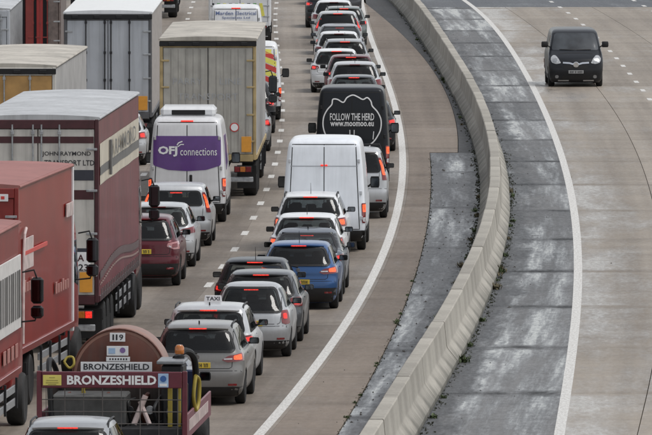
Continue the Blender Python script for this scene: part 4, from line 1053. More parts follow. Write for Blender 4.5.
for i, (px, py, kind, pc, L, W, H, lamp, nm, lab) in enumerate(far):
    car(nm, lab, 'car', px, py, kind, pc, L, W, H, lamp, group=LANE_G, lit=(i % 4 != 2), antenna=('fin', None, 'rod')[i % 3], rails=BLACK if kind == 'estate' and i % 2 else False)

# ---- second lane
L2 = 'cars queueing in the second lane behind the silver minibus'
car('crossover_car', 'dark red crossover with yellow plate beside the maroon lorry', 'car', 140, 287, 'suv', P_RED, 4.4, 1.84, 1.64, 'suvc', lit=False, group=L2, bumper='tall', plate_z=.50, lamp_m=mat('pale_red_lens', (.40, .16, .16), .1, coat=1), wr=.35)
car('hatchback', 'silver hatchback with dark red lamp just ahead of the dark red crossover', 'car', 158, 268, 'hatch', P_SILVER3, 4.3, 1.78, 1.52, 'wedge', lit=False, group=L2, glass=GLASS2)
car('hatchback', 'pale silver tall hatchback with upright lit lamps behind the minibus', 'car', 176, 247, 'mpv', P_SILVER3, 4.1, 1.76, 1.56, 'tall', group=L2, antenna=None, amber=True, win=(.66, .88), winw=(.80, .80), spoil=False)
r, B = van('minibus', 'silver white high roof minibus with purple OFJ connections panel', 187, 224, P_VWHITE2, 6.2, 2.0, 2.78, lit=True, crease=False)
PURPLE = mat('purple_vinyl', (.085, .022, .17), .35, var=.08, coat=.3)
B.P.patch([(-.88, 1.52), (-.5, 1.40), (0, 1.37), (.5, 1.40), (.88, 1.52), (.87, 2.28), (-.87, 2.28)], 'rear', 'purple_panel', PURPLE, r, off_=.008, r=.06)
B.P.patch([(1.2, 1.35), (2.6, 1.5), (2.6, 2.25), (1.2, 2.25)], 'right', 'purple_panel', PURPLE, r, off_=.008, r=.06)
onrear(B, 'OFJ', .50, 1.88, .50, .27, WHITEP, r, .04, off_=.018); onrear(B, 'connections', -.30, 1.87, .95, .19, WHITEP, r, .0, off_=.018)
B.P.stroke([(.26, 2.04), (.22, 2.10), (.12, 2.14)], .03, 'rear', 'lettering', WHITEP, r, .018); B.P.stroke([(.24, 2.0), (.16, 2.06), (.08, 2.06)], .025, 'rear', 'lettering', WHITEP, r, .018)
ac = MB().box(.75, 2.2, -.72, .72, 2.74, 3.02, .09).build('roof_unit', P_WHITE, r); MB().box(.735, .77, -.45, .42, 2.80, 2.93, .015).build('vent_grille', BLACK, ac)

GREYBOX = mat('grey_plank_doors', (.37, .355, .32), .55, var=.14, scale=3, dirt=.2, streak=.35); CREAMR = mat('dirty_cream_roof', (.42, .39, .34), .75, var=.25, scale=1.2, streak=.35)
TANF = mat('tan_door_frame', (.36, .27, .13), .6, var=.25, scale=3); GREYSIDE = mat('grey_side_sheet', (.33, .32, .31), .6, var=.2, scale=1.5)
lo = lorry('box_lorry', 'grey plank doored box lorry with cream roof ahead of the minibus', 208, 199, L=14, W=2.62, H=4.42, body=GREYSIDE, side=GREYSIDE, roof=CREAMR, frame=TANF, door=GREYBOX, doors='plain', ribs=6, header=BLACK, cab_col=P_WHITE, roofhang=.05, marker=True, hinge_m=TANF, lamps_lit=False)
text_on(lo, 'PARRY', (-.036, .55, 3.20), *REAR, width=.8, height=.17, m=GREYP, name='faded_lettering'); text_on(lo, 'LINE', (-.036, -.62, 3.20), *REAR, width=.6, height=.17, m=GREYP, name='faded_lettering'); text_on(lo, 'TRANSPORT', (-.036, 0, 2.78), *REAR, width=1.65, height=.18, m=GREYP, name='faded_lettering')
for i, (a0, a1, m_) in enumerate(((0, .155, WHITEP),)):
    rg = MB().lathe([(.125, -.006), (.125, .004), (.10, .004), (.10, -.006)], (-.045, -.72, 1.95), 'x', 24).build('speed_roundel', mat('sign_red', (.5, .03, .03), .4), lo)
    MB().lathe([(.098, -.004), (.098, .002), (.01, .002)], (-.053, -.72, 1.95), 'x', 20).build('roundel_face', WHITEP, rg)

car('hatchback', 'silver hatchback half hidden past the right side of the grey box lorry', 'car', 241, 152, 'hatch', P_SILVER, 4.2, 1.78, 1.5, 'block')
car('crossover_car', 'black crossover squeezed between the grey box lorry and the ambulance', 'car', 246, 134, 'suv', P_BLACK, 4.4, 1.82, 1.62, 'suvc')
r, B = van('ambulance', 'white ambulance van with red and yellow chevrons ahead of the grey lorry', 250, 121, P_WHITE, 5.9, 2.0, 2.50, lit=True, crease=False)
HVY = mat('hi_vis_yellow', (.72, .66, .12), .45, var=.06); HVR = mat('hi_vis_red', (.55, .05, .04), .4, var=.06); HVG = mat('hi_vis_green', (.10, .32, .08), .4)
for i in range(6):
    y0 = -.86 + i * .0
    z0 = 1.15 + i * .2
    for sg in (1, -1):
        B.P.patch([(sg * .08, z0 + .30), (sg * .84, z0 - .02), (sg * .84, z0 + .15), (sg * .08, z0 + .47)] if z0 + .47 < 2.3 else [(sg * .08, 2.20), (sg * .84, z0 - .02), (sg * .84, z0 + .13), (sg * .3, 2.30)], 'rear', 'chevron', (HVR, HVY)[i % 2], r, off_=.006, r=.01, thick=.004, step=.15, grid=.3)
r, B = van('panel_van', 'white van with Electrical lettering above its doors ahead of the grey lorry', 236, 73, P_WHITE, 5.4, 2.0, 2.42, crease=False)
onrear(B, 'Marden Electrical', 0, 2.14, 1.45, .13, mat('blue_print', (.10, .14, .28), .5), r, .01); onrear(B, 'Specialists Ltd', 0, 1.97, 1.0, .10, mat('blue_print', (.1, .14, .28), .5), r, .01)
hw_ = lorry('maintenance_truck', 'white truck with yellow and green chevron tail ahead of the lettered van', 240, 49, L=6., W=2.3, H=3.0, floor=1.0, body=P_WHITE, side=P_WHITE, roof=P_WHITE, frame=P_WHITE, door=P_WHITE, doors='plain', rigid=True, cab_col=P_WHITE, cabH=2.9, marker=False)
for i in range(9):
    y_ = -.95 + i * .23; MB().prism([(y_, 1.25), (y_ + .12, 1.25), (y_ + .22, 1.75), (y_ + .10, 1.75)], lambda u, v: (-.03, u, v), lambda u, v: (-.021, u, v)).build('chevron', (HVY, HVG, BLACKP)[i % 3], hw_)

MAROON = mat('maroon_curtain', (.150, .035, .042), .45, var=.2, scale=1.3, coat=.08, spec=.35, streak=.3); MAROONF = mat('maroon_frame', (.055, .014, .018), .4, var=.2)
CREAMD = mat('cream_doors', (.52, .50, .46), .5, var=.12, scale=2, streak=.35); CREAMB = mat('cream_band', (.52, .47, .38), .5, var=.1, scale=2); GREYB = mat('grey_band', (.13, .125, .12), .5); PALER = mat('pale_grey_roof', (.42, .43, .44), .65, var=.2, scale=.8, streak=.3)
NAVY = mat('navy_band', (.03, .033, .045), .5)
lo = lorry('curtain_side_lorry', 'maroon curtain side lorry with cream doors lettered JOHN RAYMOND', 99, 353, right_edge=True, L=14.2, W=2.55, H=5.0, body=CREAMD, side=MAROON, roof=PALER, frame=MAROONF, door=CREAMD, cab_col=P_RED, bars=(-.355, -.06, .08, .42), marker=True, cabH=3.9, side_per=.5, side_amp=.016, lamps_lit=True)
for z0, z1, m_ in ((4.40, 4.54, MAROONF), (3.62, 3.84, NAVY), (3.22, 3.42, MAROONF), (2.0, 2.2, NAVY)): MB().box(-.027, -.021, -1.17, 1.17, z0, z1, .002).build('painted_stripe', m_, lo)
text_on(lo, 'JOHN RAYMOND', (-.022, -.60, 4.17), *REAR, width=1.02, height=.115, m=BLACKP, bold=.015); text_on(lo, 'TRANSPORT LTD', (-.022, -.66, 3.99), *REAR, width=1.05, height=.115, m=BLACKP, bold=.015)
MB().box(-.06, -.046, -1.10, -.70, 1.72, 2.12, .004).build('number_panel', WHITEP, lo); text_on(lo, '523', (-.06, -.90, 1.80), *REAR, width=.32, height=.14, m=BLACKP, bold=.02); text_on(lo, 'A', (-.06, -.90, 2.0), *REAR, width=.14, height=.14, m=MAROONF, bold=.02)
def sideband(lo, W, x0, x1, zA, zB, m_, name='curtain_band', per=.5, amp=.016, out=.012, L=14.2, floor=1.18, H=5.0, curve=None):
    n = int((x1 - x0) / .12); V = []; F = []
    for i in range(n + 1):
        x = x0 + (x1 - x0) * i / n; c = curve(i / n) if curve else 0
        for z in np.linspace(zA + c, zB + c, 4):
            t = (z - floor - .02) / (H - .14 - floor - .02); a = amp * math.sin(2 * math.pi * (x - .10) / per) * (1 - .5 * t) + amp * .6 * math.sin(x * 1.3 + t * 2) * math.sin(math.pi * t)
            V.append((x, -(W / 2 - .02) - (a + amp * 1.2) - out, z))
    for i in range(n):
        for j in range(3): F.append([i * 4 + j, (i + 1) * 4 + j, (i + 1) * 4 + j + 1, i * 4 + j + 1])
    return link(name, mesh(name, V, F, m_, ang=60), lo)
sideband(lo, 2.55, .12, 14.1, 3.52, 4.38, CREAMB); sideband(lo, 2.55, .12, 14.1, 3.72, 3.90, GREYB, out=.018)
text_on(lo, 'RAYMOND', (8.2, -1.35, 4.14), *RSIDE, width=7.5, height=.34, m=GREYB, bold=.01); MB().box(3.2, 3.5, -1.35, -1.30, 3.6, 4.34, .004).build('strap', GREYB, lo)
sideband(lo, 2.55, .12, 14.1, 1.62, 1.78, mat('dull_maroon_grey', (.10, .065, .065), .5), out=.018, curve=lambda t: .10 * math.sin(t * 6.0 - 1)); sideband(lo, 2.55, .12, 14.1, 1.50, 1.54, mat('dull_cream', (.26, .17, .15), .5), out=.018, curve=lambda t: .10 * math.sin(t * 6.0 - 1))
for i in range(24):
    x = .4 + i * .58; MB().box(x - .02, x + .02, -1.32, -1.30, 1.10, 1.34, .004).build('curtain_strap', GREYB, lo)

REDG = mat('glossy_red_panel', (.23, .015, .011), .3, var=.14, scale=.8, coat=.05, spec=.2, streak=.2); REDR = mat('faded_red_roof', (.30, .125, .11), .6, var=.14, scale=.9, streak=.2, spec=.3); REDD = mat('red_doors', (.20, .022, .018), .35, var=.1, coat=.3)
lo = lorry('red_box_lorry', 'glossy red box lorry with faded red roof behind the maroon lorry', 73, 380, dh=.035, right_edge=True, front_at=True, L=9.6, W=2.5, H=4.42, body=REDD, side=REDG, roof=REDR, frame=REDD, door=REDD, doors='plain', rigid=True, cab_col=P_RED2, side_amp=.006, side_per=2.4, cabH=3.6, cabW=2.3)
MB().box(-.055, -.046, -1.05, -.35, 4.06, 4.2, .003).build('name_plate', WHITEP, lo)
for i in range(5): MB().box(-.06, -.0555, -.98 + i * .11, -.91 + i * .11, 4.10, 4.16, .001).build('plate_print', HVR, lo)
WHF = mat('faded_white_vinyl', (.50, .40, .38), .4, var=.3, scale=4)  # faded white fittings, also the painted reflection patch
MB().box(.6, 2.2, -1.29, -1.262, 2.7, 3.3, .003).build('white_label', WHF, lo); MB().box(.6, 4.6, -1.295, -1.263, 2.98, 3.06, .003).build('red_stripe', HVR, lo)
for xs_, z_ in ((.7, 2.35), (6.2, 2.02)):
    for i in range(6): MB().box(xs_ + i * .42, xs_ + .26 + i * .42, -1.285, -1.264, z_ - .09, z_ + .09 + .05 * (i % 3 == 0), .003).build('faded_letter', mat('pink_vinyl', (.36, .15, .13), .4), lo)
MB().box(8.2, 9.4, -1.29, -1.262, 3.35, 3.62, .003).build('white_label', WHF, lo)  # reflection on the glossy side, put in as a pale patch
MB().tube([(.25, -1.30, 1.3), (.25, -1.31, 2.9), (.45, -1.31, 3.4), (.9, -1.29, 3.5)], .03, 8).build('side_pipe', WHF, lo)  # pale curved tube up the rear of the side
MB().box(9.50, 9.62, -1.275, -1.20, 1.0, 4.3, .01).build('corner_post', WHITEP, lo)

lo = lorry('striped_lorry', 'red and white lorry with dark upright bars at the left edge', 20, 430, dh=.01, right_edge=True, front_at=True, L=11.5, W=2.5, H=4.0, rigid=True, cabW=2.24, body=REDD, side=mat('red_lower_panel', (.21, .018, .015), .4, var=.14, scale=1, coat=.1, spec=.3, streak=.25), roof=REDR, frame=REDD, door=REDD, cab_col=P_RED2, side_amp=.004, side_per=2.)
MB().box(.1, 11.4, -1.285, -1.25, 1.95, 3.32, .004).build('white_panel', mat('white_side_panel', (.62, .60, .58), .4, var=.1), lo)
for i in range(26):
    x = .5 + i * .42; MB().box(x, x + .16 + .1 * (i % 3 == 0), -1.30, -1.286, 2.15, 3.05, .004).build('upright_bar', GREYB, lo)
for i in range(4): MB().box(8. + i * .8, 8.5 + i * .8, -1.275, -1.26, 1.42, 1.68, .003).build('faded_letter', mat('pink_vinyl', (.36, .15, .13), .4), lo)

# ---- third lane
TAND = mat('orange_tan_doors', (.42, .24, .08), .5, var=.2, scale=3)
lorry('tan_lorry', 'cream roofed lorry with orange tan rear door above the maroon lorry', 56, 250, right_edge=True, L=14.5, W=2.55, H=4.62, dh=.008, body=GREYSIDE, side=GREYSIDE, roof=CREAMR, frame=CREAMD, door=TAND, header=BLACK, cab_col=P_WHITE, bars=(-.5, .0, .45))
car('hatchback', 'silver hatchback glimpsed between the maroon lorry and the minibus', 'car', 116, 166, 'hatch', P_SILVER3, 4.2, 1.78, 1.52, 'block')
WDOOR = mat('pale_grey_doors', (.42, .44, .47), .5, var=.08, scale=1.5, streak=.3)
lorry('white_box_lorry', 'tall pale grey box lorry with white roof and dark door bars', 108, 153, L=14, W=2.62, H=4.26, body=WDOOR, side=mat('brown_grey_side', (.32, .29, .27), .6, var=.15), roof=P_WHITE, frame=mat('dark_grey_frame', (.09, .09, .095), .5), door=WDOOR, header=BLACK, bar_m=DARKSTEEL, bars=(-.49, -.07, .07, .50), cab_col=P_WHITE, dh=.004)
lorry('blue_lorry', 'dark blue lorry whose foot shows at the top edge beyond the white roof', 177, 19, right_edge=True, L=8, W=2.45, H=3.6, body=P_DKBLUE, side=P_DKBLUE, roof=P_DKBLUE, frame=DARKSTEEL, door=P_DKBLUE, rigid=True, marker=False)
# ---- fourth lane
lorry('pale_box_lorry', 'pale grey box lorry in the top left corner', 10, 160, right_edge=True, L=12, W=2.55, H=4.5, body=WDOOR, side=mat('mid_grey_side', (.25, .25, .255), .6, var=.2), roof=PALER, frame=WDOOR, door=WDOOR, cab_col=P_WHITE)
lo = lorry('dark_red_lorry', 'dark red and black lorry between the two pale box lorries', 61, 85, right_edge=True, L=12, W=2.5, H=4.2, body=P_RED, side=mat('brown_side', (.15, .12, .11), .6), roof=P_RED, frame=mat('brown_frame', (.13, .10, .09), .6, var=.3), door=P_BLACK, bar_m=REDD, bars=(-.62, -.42, -.22, .2), marker=False, lamps_lit=True)
for y0, y1, m_ in ((-.30, -.02, REDD), (-.62, -.40, P_RED2), (-1.15, -.80, mat('brown_frame', (.13, .10, .09), .6)), (.35, .55, GREYB)): MB().box(-.06, -.024, y0, y1, 1.25, 3.85, .01).build('door_panel', m_, lo)

# ---- the lorry with the tank
Xg, Yg = gp(112, 489); hd = heading(Yg + 3)
T = thing('tank_truck', 'flatbed truck carrying a brown tank behind a maroon BRONZESHIELD board', 'truck', (Xg, Yg, 0), math.pi / 2 - hd)
MRN = mat('maroon_steel', (.10, .010, .022), .35, var=.15, coat=.3); TANK = mat('brown_tank', (.085, .026, .016), .5, var=.25, scale=2.5, coat=.05, spec=.3, streak=.35); TANKR = mat('pale_brown_tank_shell', (.22, .11, .08), .45, var=.15, scale=2)
MB().box(.05, 6.6, -1.28, 1.28, .93, 1.05, .01).build('flatbed', DARKSTEEL, T)
MB().box(.3, 9.2, -.45, -.33, .62, .92, .01).build('chassis_rail', DARKSTEEL, T); MB().box(.3, 9.2, .33, .45, .62, .92, .01).build('chassis_rail', DARKSTEEL, T)
for sg in (1, -1):
    MB().box(-.02, .06, sg * 1.27 - .045, sg * 1.27 + .045, .55, 2.06, .012).build('cage_post', MRN, T)
    wheel(T, 2.0, sg * 1.02, .45, .42, True); wheel(T, 7.6, sg * 1.05, .45, .28, True)
    sb = MB().box(.10, 6.5, sg * 1.29 - .02, sg * 1.29 + .02, .86, 1.30, .008).build('side_board', mat('faded_maroon_board', (.17, .06, .075), .45, var=.2), T)
    if sg < 0:
        MB().box(.5, 5.6, -1.318, -1.311, .98, 1.18, .002).build('lettered_strip', WHF, sb)
MB().box(-.04, .03, -1.222, 1.222, 1.765, 2.05, .012).build('top_board', MRN, T)
text_on(T, 'BRONZESHIELD', (-.04, .0, 1.905), *REAR, width=1.56, height=.165, bold=.035, off_=.005)
yp = MB().box(-.052, -.042, .88, 1.20, 1.81, 1.99, .003).build('yellow_sign', mat('pale_yellow_sign', (.60, .52, .12), .45, var=.06), T)
for i, (z, w_) in enumerate(((1.95, .10), (1.90, .20), (1.86, .22), (1.83, .14))): MB().box(-.056, -.0525, 1.04 - w_ / 2, 1.04 + w_ / 2, z - .009, z + .004, .001).build('sign_line', mat('dull_olive_print', (.28, .24, .06), .5), yp)
bs = MB().box(-.052, -.042, -.99, -.81, 1.78, 2.02, .003).build('blue_badge', mat('pale_blue_badge', (.32, .45, .62), .4), T)
MB().lathe([(.055, -.003), (.055, .003), (.01, .003)], (-.055, -.90, 1.93), 'x', 18).build('badge_disc', mat('deep_blue_print', (.03, .10, .30), .4), bs); MB().box(-.056, -.0525, -.965, -.835, 1.80, 1.845, .002).build('badge_text', WHITEP, bs)
MB().box(-.03, .03, -1.222, 1.222, .62, .80, .01).build('rear_beam', MRN, T)
MB().box(-.025, .025, -1.222, 1.222, .86, .93, .01).build('cage_rail', STEEL, T)
WIRE = mat('mesh_wire', (.10, .09, .085), .6, .3)
for i in range(8):
    y_ = -1.15 + i * .3286; MB().tube([(0, y_, .93), (0, y_, 1.765)], .006 if i % 2 else .009, 6).build('cage_wire', WIRE, T)
for z in (1.14, 1.35, 1.56): MB().tube([(.0, -1.22, z), (.0, 1.22, z)], .009, 6).build('cage_wire', WIRE, T)
for sg in (1, -1):
    tl = MB().box(-.06, -.031, sg * 1.0 - .17, sg * 1.0 + .17, .64, .78, .008).build('tail_light', BLACK, T); MB().box(-.07, -.061, sg * 1.0 - .15, sg * 1.0 + .15, .66, .76, .004).build('lamp_lens', BRAKE, tl)
plt = MB().box(-.045, -.031, -.26, .26, .65, .77, .003).build('number_plate', PLATE, T)
# tank: shell and dished end
TR, TZ, TX = .83, 1.83, 2.3
sh = MB().lathe([(TR - .02, TX), (TR, TX + .04), (TR, TX + 1.3), (TR * .9, TX + 1.45), (TR * .5, TX + 1.55), (.01, TX + 1.56)], (0, 0.04, TZ), 'x', 48).build('tank_shell', TANKR, T)
MB().lathe([(.01, TX - .10), (TR * .5, TX - .075), (TR * .85, TX - .03), (TR * .97, TX + .03), (TR * .97, TX + .1)], (0, .04, TZ), 'x', 48).build('tank_end', TANK, T)
rim = MB(); rim.tube([(TX + .01, .04 + (TR - .01) * math.cos(a), TZ + (TR - .01) * math.sin(a)) for a in [2 * math.pi * i / 48 for i in range(49)]], .022, 6); rim.build('tank_rim', TANK, T)
def sign(x, y_, z, w_, h_, txt=None, tw=None, th=None, m=WHITEP, name='sticker'):
    o = MB().box(x - .006, x + .006, y_ - w_ / 2, y_ + w_ / 2, z - h_ / 2, z + h_ / 2, .002).build(name, m, T)
    if txt: text_on(o, txt, (x - .006, y_, z), *REAR, width=tw, height=th, m=BLACKP, bold=.02)
    return o
npl = sign(TX - .12, .06, 2.52, .27, .155, name='number_panel')
for ch, y_, w_ in (('1', .135, .03), ('1', .075, .03), ('9', -.005, .075)): text_on(npl, ch, (TX - .126, y_, 2.52), *REAR, width=w_, height=.10, m=BLACKP, bold=.02)
st = sign(TX - .125, .06, 2.28, .38, .17); MB().box(TX - .135, TX - .132, .10, .22, 2.23, 2.33, .002).build('sticker_print', mat('pale_blue_badge', (.32, .45, .62), .4), st); MB().lathe([(.05, -.002), (.05, .002), (.01, .002)], (TX - .134, -.03, 2.29), 'x', 16).build('sticker_print', mat('violet_print', (.2, .12, .3), .4), st)
st = sign(TX - .125, .05, 2.135, .42, .08); 
for i in range(7): MB().box(TX - .1345, TX - .1315, .05 - .16 + i * .048, .05 - .135 + i * .048, 2.118, 2.15, .001).build('sticker_print', BLACKP, st)
sign(TX - .13, .08, 2.0, 1.26, .17, 'BRONZESHIELD', 1.16, .11, name='name_board')
MB().box(TX - .2, TX + 1.6, -.7, .7, 1.05, 1.12, .01).build('tank_cradle', MRN, T)
MB().box(2.0, 2.05, -1.2, 1.2, 1.06, 1.72, .01).build('back_panel', mat('dark_brown_panel', (.03, .018, .014), .6, var=.3, streak=.3), T)  # dark sheet added to darken the space behind the mesh
for i in range(9):
    y_ = -.95 + i * .23; MB().tube(smooth3([(.9 + .1 * (i % 3), y_, 1.06), (.8, y_ + .04, 1.3 + .05 * (i % 4)), (1.2, y_ - .05, 1.5 + .04 * (i % 3)), (1.95, y_, 1.45)]), .022 + .008 * (i % 3), 8).build('pipe', (BLACK, DARKSTEEL, TANK)[i % 3], T)
for i in range(4): MB().lathe([(.07, -.03), (.08, 0), (.07, .03)], (.9, -.6 + i * .36, 1.32), 'x', 14).build('valve_wheel', (STEEL, DARKSTEEL)[i % 2], T)
# pump, hoses, ladder, beacon
pm = MB().box(.9, 1.9, -1.18, -.80, 1.06, 2.12, .04).build('pump_housing', BLACK, T); MB().box(.85, 1.95, -1.20, -.72, 2.125, 2.19, .015).build('pump_cover', mat('dull_grey_sheet', (.20, .21, .22), .5, var=.15), pm)
MB().box(.35, .40, -1.03, -.95, 1.06, 2.02, .008).build('yellow_upright', mat('safety_yellow', (.30, .23, .03), .55, var=.15), T); MB().box(.35, .40, -1.18, -1.13, 1.06, 1.95, .008).build('yellow_upright', mat('safety_yellow', (.30, .23, .03), .55, var=.15), T)
bc = MB().lathe([(.075, 0), (.085, .02), (.08, .12), (.05, .16), (.01, .165)], (1.5, -1.08, 2.27), 'z', 18).build('beacon', AMBER, T); MB().lathe([(.09, -.05), (.09, 0), (.07, .003)], (1.5, -1.08, 2.24), 'z', 18).build('beacon_base', BLACK, bc)
MB().tube(smooth3([(1.6, -1.0, 2.18), (1.9, -1.15, 2.30), (2.3, -1.28, 2.15), (2.5, -1.30, 1.7), (2.4, -1.25, 1.2)]), .06, 10).build('suction_hose', BLACK, T)
MB().tube(smooth3([(2.0, -1.33, 1.85), (2.2, -1.38, 1.75), (2.2, -1.37, 1.4), (2.05, -1.33, 1.25), (1.9, -1.30, 1.5), (2.0, -1.33, 1.85)]), .035, 8).build('yellow_hose', mat('safety_yellow', (.30, .23, .03), .55), T)
MB().tube(smooth3([(.6, 1.1, 1.1), (.7, 1.15, 1.9), (1.2, 1.18, 2.18), (1.8, 1.1, 1.9), (2.0, 1.0, 1.2)]), .05, 10).build('suction_hose', BLACK, T)
MB().tube(smooth3([(1.5, .95, 2.12), (1.55, .90, 2.2), (1.55, .80, 2.2), (1.5, .78, 2.08), (1.5, .86, 2.02), (1.5, .95, 2.12)]), .022, 8).build('yellow_hose', mat('safety_yellow', (.30, .23, .03), .55), T)
MB().box(.6, 1.8, -.2, 1.1, 1.06, 1.60, .03).build('engine_box', mat('dull_engine_grey', (.06, .06, .058), .6, var=.3), T)
MB().tube([(.5, -.35, 1.1), (.55, -.55, 1.6)], .05, 8).build('white_pipe', WHF, T); MB().tube([(.5, -.62, 1.1), (.55, -.45, 1.5)], .04, 8).build('white_pipe', WHF, T)
MB().tube([(.7, .55, 1.63), (.7, .55, 1.74), (.8, .35, 1.75)], .04, 8).build('exhaust_stub', mat('safety_yellow', (.30, .23, .03), .55), T)
gb = MB().box(3.0, 4.0, -1.26, -.95, 1.06, 1.9, .03).build('tool_locker', P_DKBLUE, T)
cb = Body('cab', 2.0, 1.9, 1.30, rc=(.05, .05), fc=(.28, .30), bow=0, fbow=.12, wheels=())
o = link('cab', mesh('cab', [(x + 6.8, y_, z + .55) for x, y_, z in cb.V], cb.F, P_DKBLUE, ang=40), T); bm = bmesh.new(); bm.from_mesh(o.data); bmesh.ops.recalc_face_normals(bm, faces=bm.faces); bm.to_mesh(o.data); bm.free()
MB().box(6.785, 6.797, -.7, .7, 1.3, 1.65, .003).build('rear_window', GLASS, o)
for sg in (1, -1): mirror(T, 8.3, sg * .97, 1.45, sg, BLACK, .9, 1.2)

# ---- oncoming black van on the right-hand carriageway
r, B = van('oncoming_van', 'black van with clear headlamps driving towards the camera on the empty carriageway', 576, 87, P_VBLACK, 4.8, 1.92, 1.97, kind='cvan', facing=-1, crease=False, rear_glass=True, wr=.33, dh=math.radians(-.4))
P = B.P; P.xf = B.L
for sg in (1, -1):
    hl = P.patch([(.50, .82), (.68, .79), (.85, .84), (.93, .96), (.92, 1.08), (.80, 1.08), (.64, .98)], 'flamp', 'headlight', mat('headlamp_lens', (.36, .37, .38), .08, coat=1, var=.3, scale=14), r, k=.35, sgn=sg, off_=.010, r=.05, step=.04, grid=.05)
    P.patch([(.68, .84), (.66, .94), (.74, 1.0), (.83, .96), (.82, .86)], 'flamp', 'lamp_bowl', mat('headlamp_bowl', (.36, .37, .38), .12, .6), hl, k=.35, sgn=sg, off_=.014, r=.04, step=.03)
    P.patch([(sg * .60, .30), (sg * .72, .30), (sg * .72, .41), (sg * .60, .41)], 'front', 'fog_lamp', mat('fog_glass', (.22, .22, .22), .15), r, off_=.006, r=.05, step=.03)
    P.stroke([(sg * .07, .775), (sg * .22, .82), (sg * .45, .835)], .055, 'front', 'chrome_wing', CHROME, r, .014)
    P.stroke([(sg * .02, 1.25), (sg * .55, 1.27)], .02, 'front', 'wiper', BLACK, r, .02)
B.P.stroke([(-.60, 1.12), (-.3, 1.16), (.3, 1.16), (.60, 1.12)], .012, 'front', 'bonnet_gap', GAP, r, .003)
B.P.stroke([(-.85, .70), (.85, .70)], .012, 'front', 'bumper_gap', GAP, r, .003)
h_, n_ = P.cast(*P.ray('front', 0, .775)); o = MB().lathe([(.10, -.02), (.10, .02), (.085, .025), (.085, .01), (.02, .01)], (0, 0, 0), 'x', 24).build('badge', CHROME, r); o.location = h_ + Vector((.01, 0, 0))
P.patch([(-.40, .62), (.40, .62), (.44, .76), (-.44, .76)], 'front', 'grille', BLACK, r, off_=.004, r=.05)
P.patch([(-.50, .28), (.50, .28), (.46, .38), (-.46, .38)], 'front', 'lower_grille', BLACK, r, off_=.006, r=.05)
P.stroke([(-.62, .225), (-.25, .225)], .035, 'front', 'lower_lip', mat('pale_lip', (.38, .38, .38), .5), r, .012); P.stroke([(.62, .225), (.25, .225)], .035, 'front', 'lower_lip', mat('pale_lip', (.38, .38, .38), .5), r, .012)
plate(B, r, .52, mat('dim_plate', (.30, .30, .30), .5), side='front')

# ------------------------------------------------------------------ weeds at the barrier foot, litter on the reserve
LEAF = mat('weed_leaf', (.06, .085, .03), .7, var=.45, scale=8); LEAFD = mat('dry_weed', (.09, .075, .04), .8, var=.4, scale=8)
def weed(x, y_, size, lab, grp, rr, dry=False):
    b = MB()
    for i in range(int(70 * (.6 + size))):
        a = rr.uniform(0, 2 * math.pi); l_ = size * rr.uniform(.35, 1.0); lean = rr.uniform(.15, 1.0); wd = size * rr.uniform(.06, .13)
        bx, by = rr.gauss(0, size * .22), rr.gauss(0, size * .5)
        d = Vector((math.cos(a) * lean, math.sin(a) * lean, 1)).normalized(); sd_ = Vector((-math.sin(a), math.cos(a), 0)) * wd
        p0 = Vector((bx, by, 0)); p1 = p0 + d * l_ * .55; p2 = p0 + d * l_ + Vector((math.cos(a), math.sin(a), -.7)) * l_ * .3 * lean
        b.add([p0 - sd_ * .5, p0 + sd_ * .5, p1 + sd_, p2, p1 - sd_], [[0, 1, 2, 4], [4, 2, 3]])
    o = b.build('weed', LEAFD if dry else LEAF, smooth=False); o.location = (x, y_, -.012); o['label'] = lab; o['category'] = 'plant'; o['group'] = grp
    return o
rr = random.Random(5)
for k in range(24):
    Y = rr.uniform(206, 300) if k % 3 else rr.uniform(300, 440)
    weed(cB(Y) - .06 + rr.uniform(-.10, .02), Y, rr.uniform(.07, .2), 'small weed tuft growing at the queue side foot of the concrete barrier', 'weeds on the queue side of the barrier', rr, rr.random() < .5)
for k in range(17):
    Y = rr.uniform(204, 305)
    weed(cB(Y) + .80 + rr.uniform(-.02, .10), Y, rr.uniform(.08, .24), 'green weed tuft growing at the empty side foot of the concrete barrier', 'weeds on the empty side of the barrier', rr, rr.random() < .3)
for k in range(10):
    Y = rr.uniform(208, 262)
    weed(cP2(Y) - .02, Y, rr.uniform(.05, .11), 'low moss and grass tuft along the asphalt edge left of the barrier', 'grass along the asphalt joint', rr)
MOSS = mat('moss_and_silt', (.042, .046, .024), .9, var=.6, scale=5)
mo = MB()
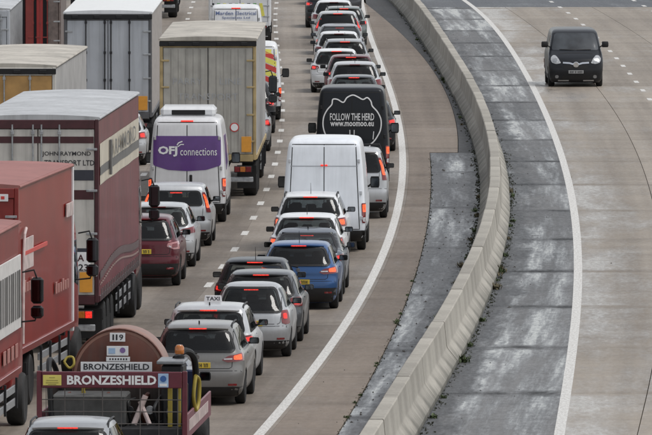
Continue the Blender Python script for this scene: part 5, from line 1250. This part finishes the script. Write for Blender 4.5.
def tuft(X, Y, s_):
    for i in range(rr.randint(4, 7)):
        a = rr.uniform(0, 6.283); x_, y_ = X + rr.gauss(0, s_ * .5), Y + rr.gauss(0, s_ * 2.5); h_ = s_ * rr.uniform(.3, 1.0); c_, q_ = math.cos(a) * s_ * .4, math.sin(a) * s_ * .4
        mo.add([(x_ - c_, y_ - q_, -.012), (x_ + c_, y_ + q_, -.012), (x_ + c_ * .5 + q_ * .4, y_ + q_ * .5, h_), (x_ - c_ * .6, y_ - q_ * .6 + c_ * .4, h_ * .8)], [[0, 1, 2, 3]])
for k in range(3600):
    Y = rr.uniform(200, 330) if k % 4 else rr.uniform(330, 470); g_ = .5 + .5 * math.sin(Y * .9) * math.sin(Y * .37 + 1)
    if rr.random() > .25 + g_: continue
    if k % 5 < 2: tuft(cB(Y) - .03 - abs(rr.gauss(0, .06)), Y, rr.uniform(.008, .03))
    elif k % 5 < 4: tuft(cB(Y) + .80 + abs(rr.gauss(0, .07)), Y, rr.uniform(.008, .035))
    elif Y < 325: tuft(cP2(Y) + rr.gauss(0, .03), Y, rr.uniform(.006, .02))
mo.build('moss', MOSS, smooth=False, kind='stuff')
DEB = mat('dark_litter', (.03, .026, .02), .8, var=.5, scale=10)
db = MB()
for k in range(300):
    if k % 2: Y = rr.uniform(200, 470); X = cB(Y) + .85 + abs(rr.gauss(0, .75)); 
    else: Y = rr.uniform(200, 330); X = cB(Y) - .1 - abs(rr.gauss(0, .55))
    s_ = rr.uniform(.008, .034) * (2.4 if rr.random() < .06 else 1); a = rr.uniform(0, 3.14); n = rr.randint(4, 6)
    base = [(X + s_ * rr.uniform(.6, 1.3) * math.cos(a + 6.283 * i / n), Y + 1.8 * s_ * rr.uniform(.6, 1.3) * math.sin(a + 6.283 * i / n)) for i in range(n)]
    h = s_ * rr.uniform(.3, .8); V = [(p, q, -.01) for p, q in base] + [(X, Y, h)]
    db.add(V, [[i, (i + 1) % n, n] for i in range(n)])
db.build('road_litter', DEB, smooth=False, kind='stuff')
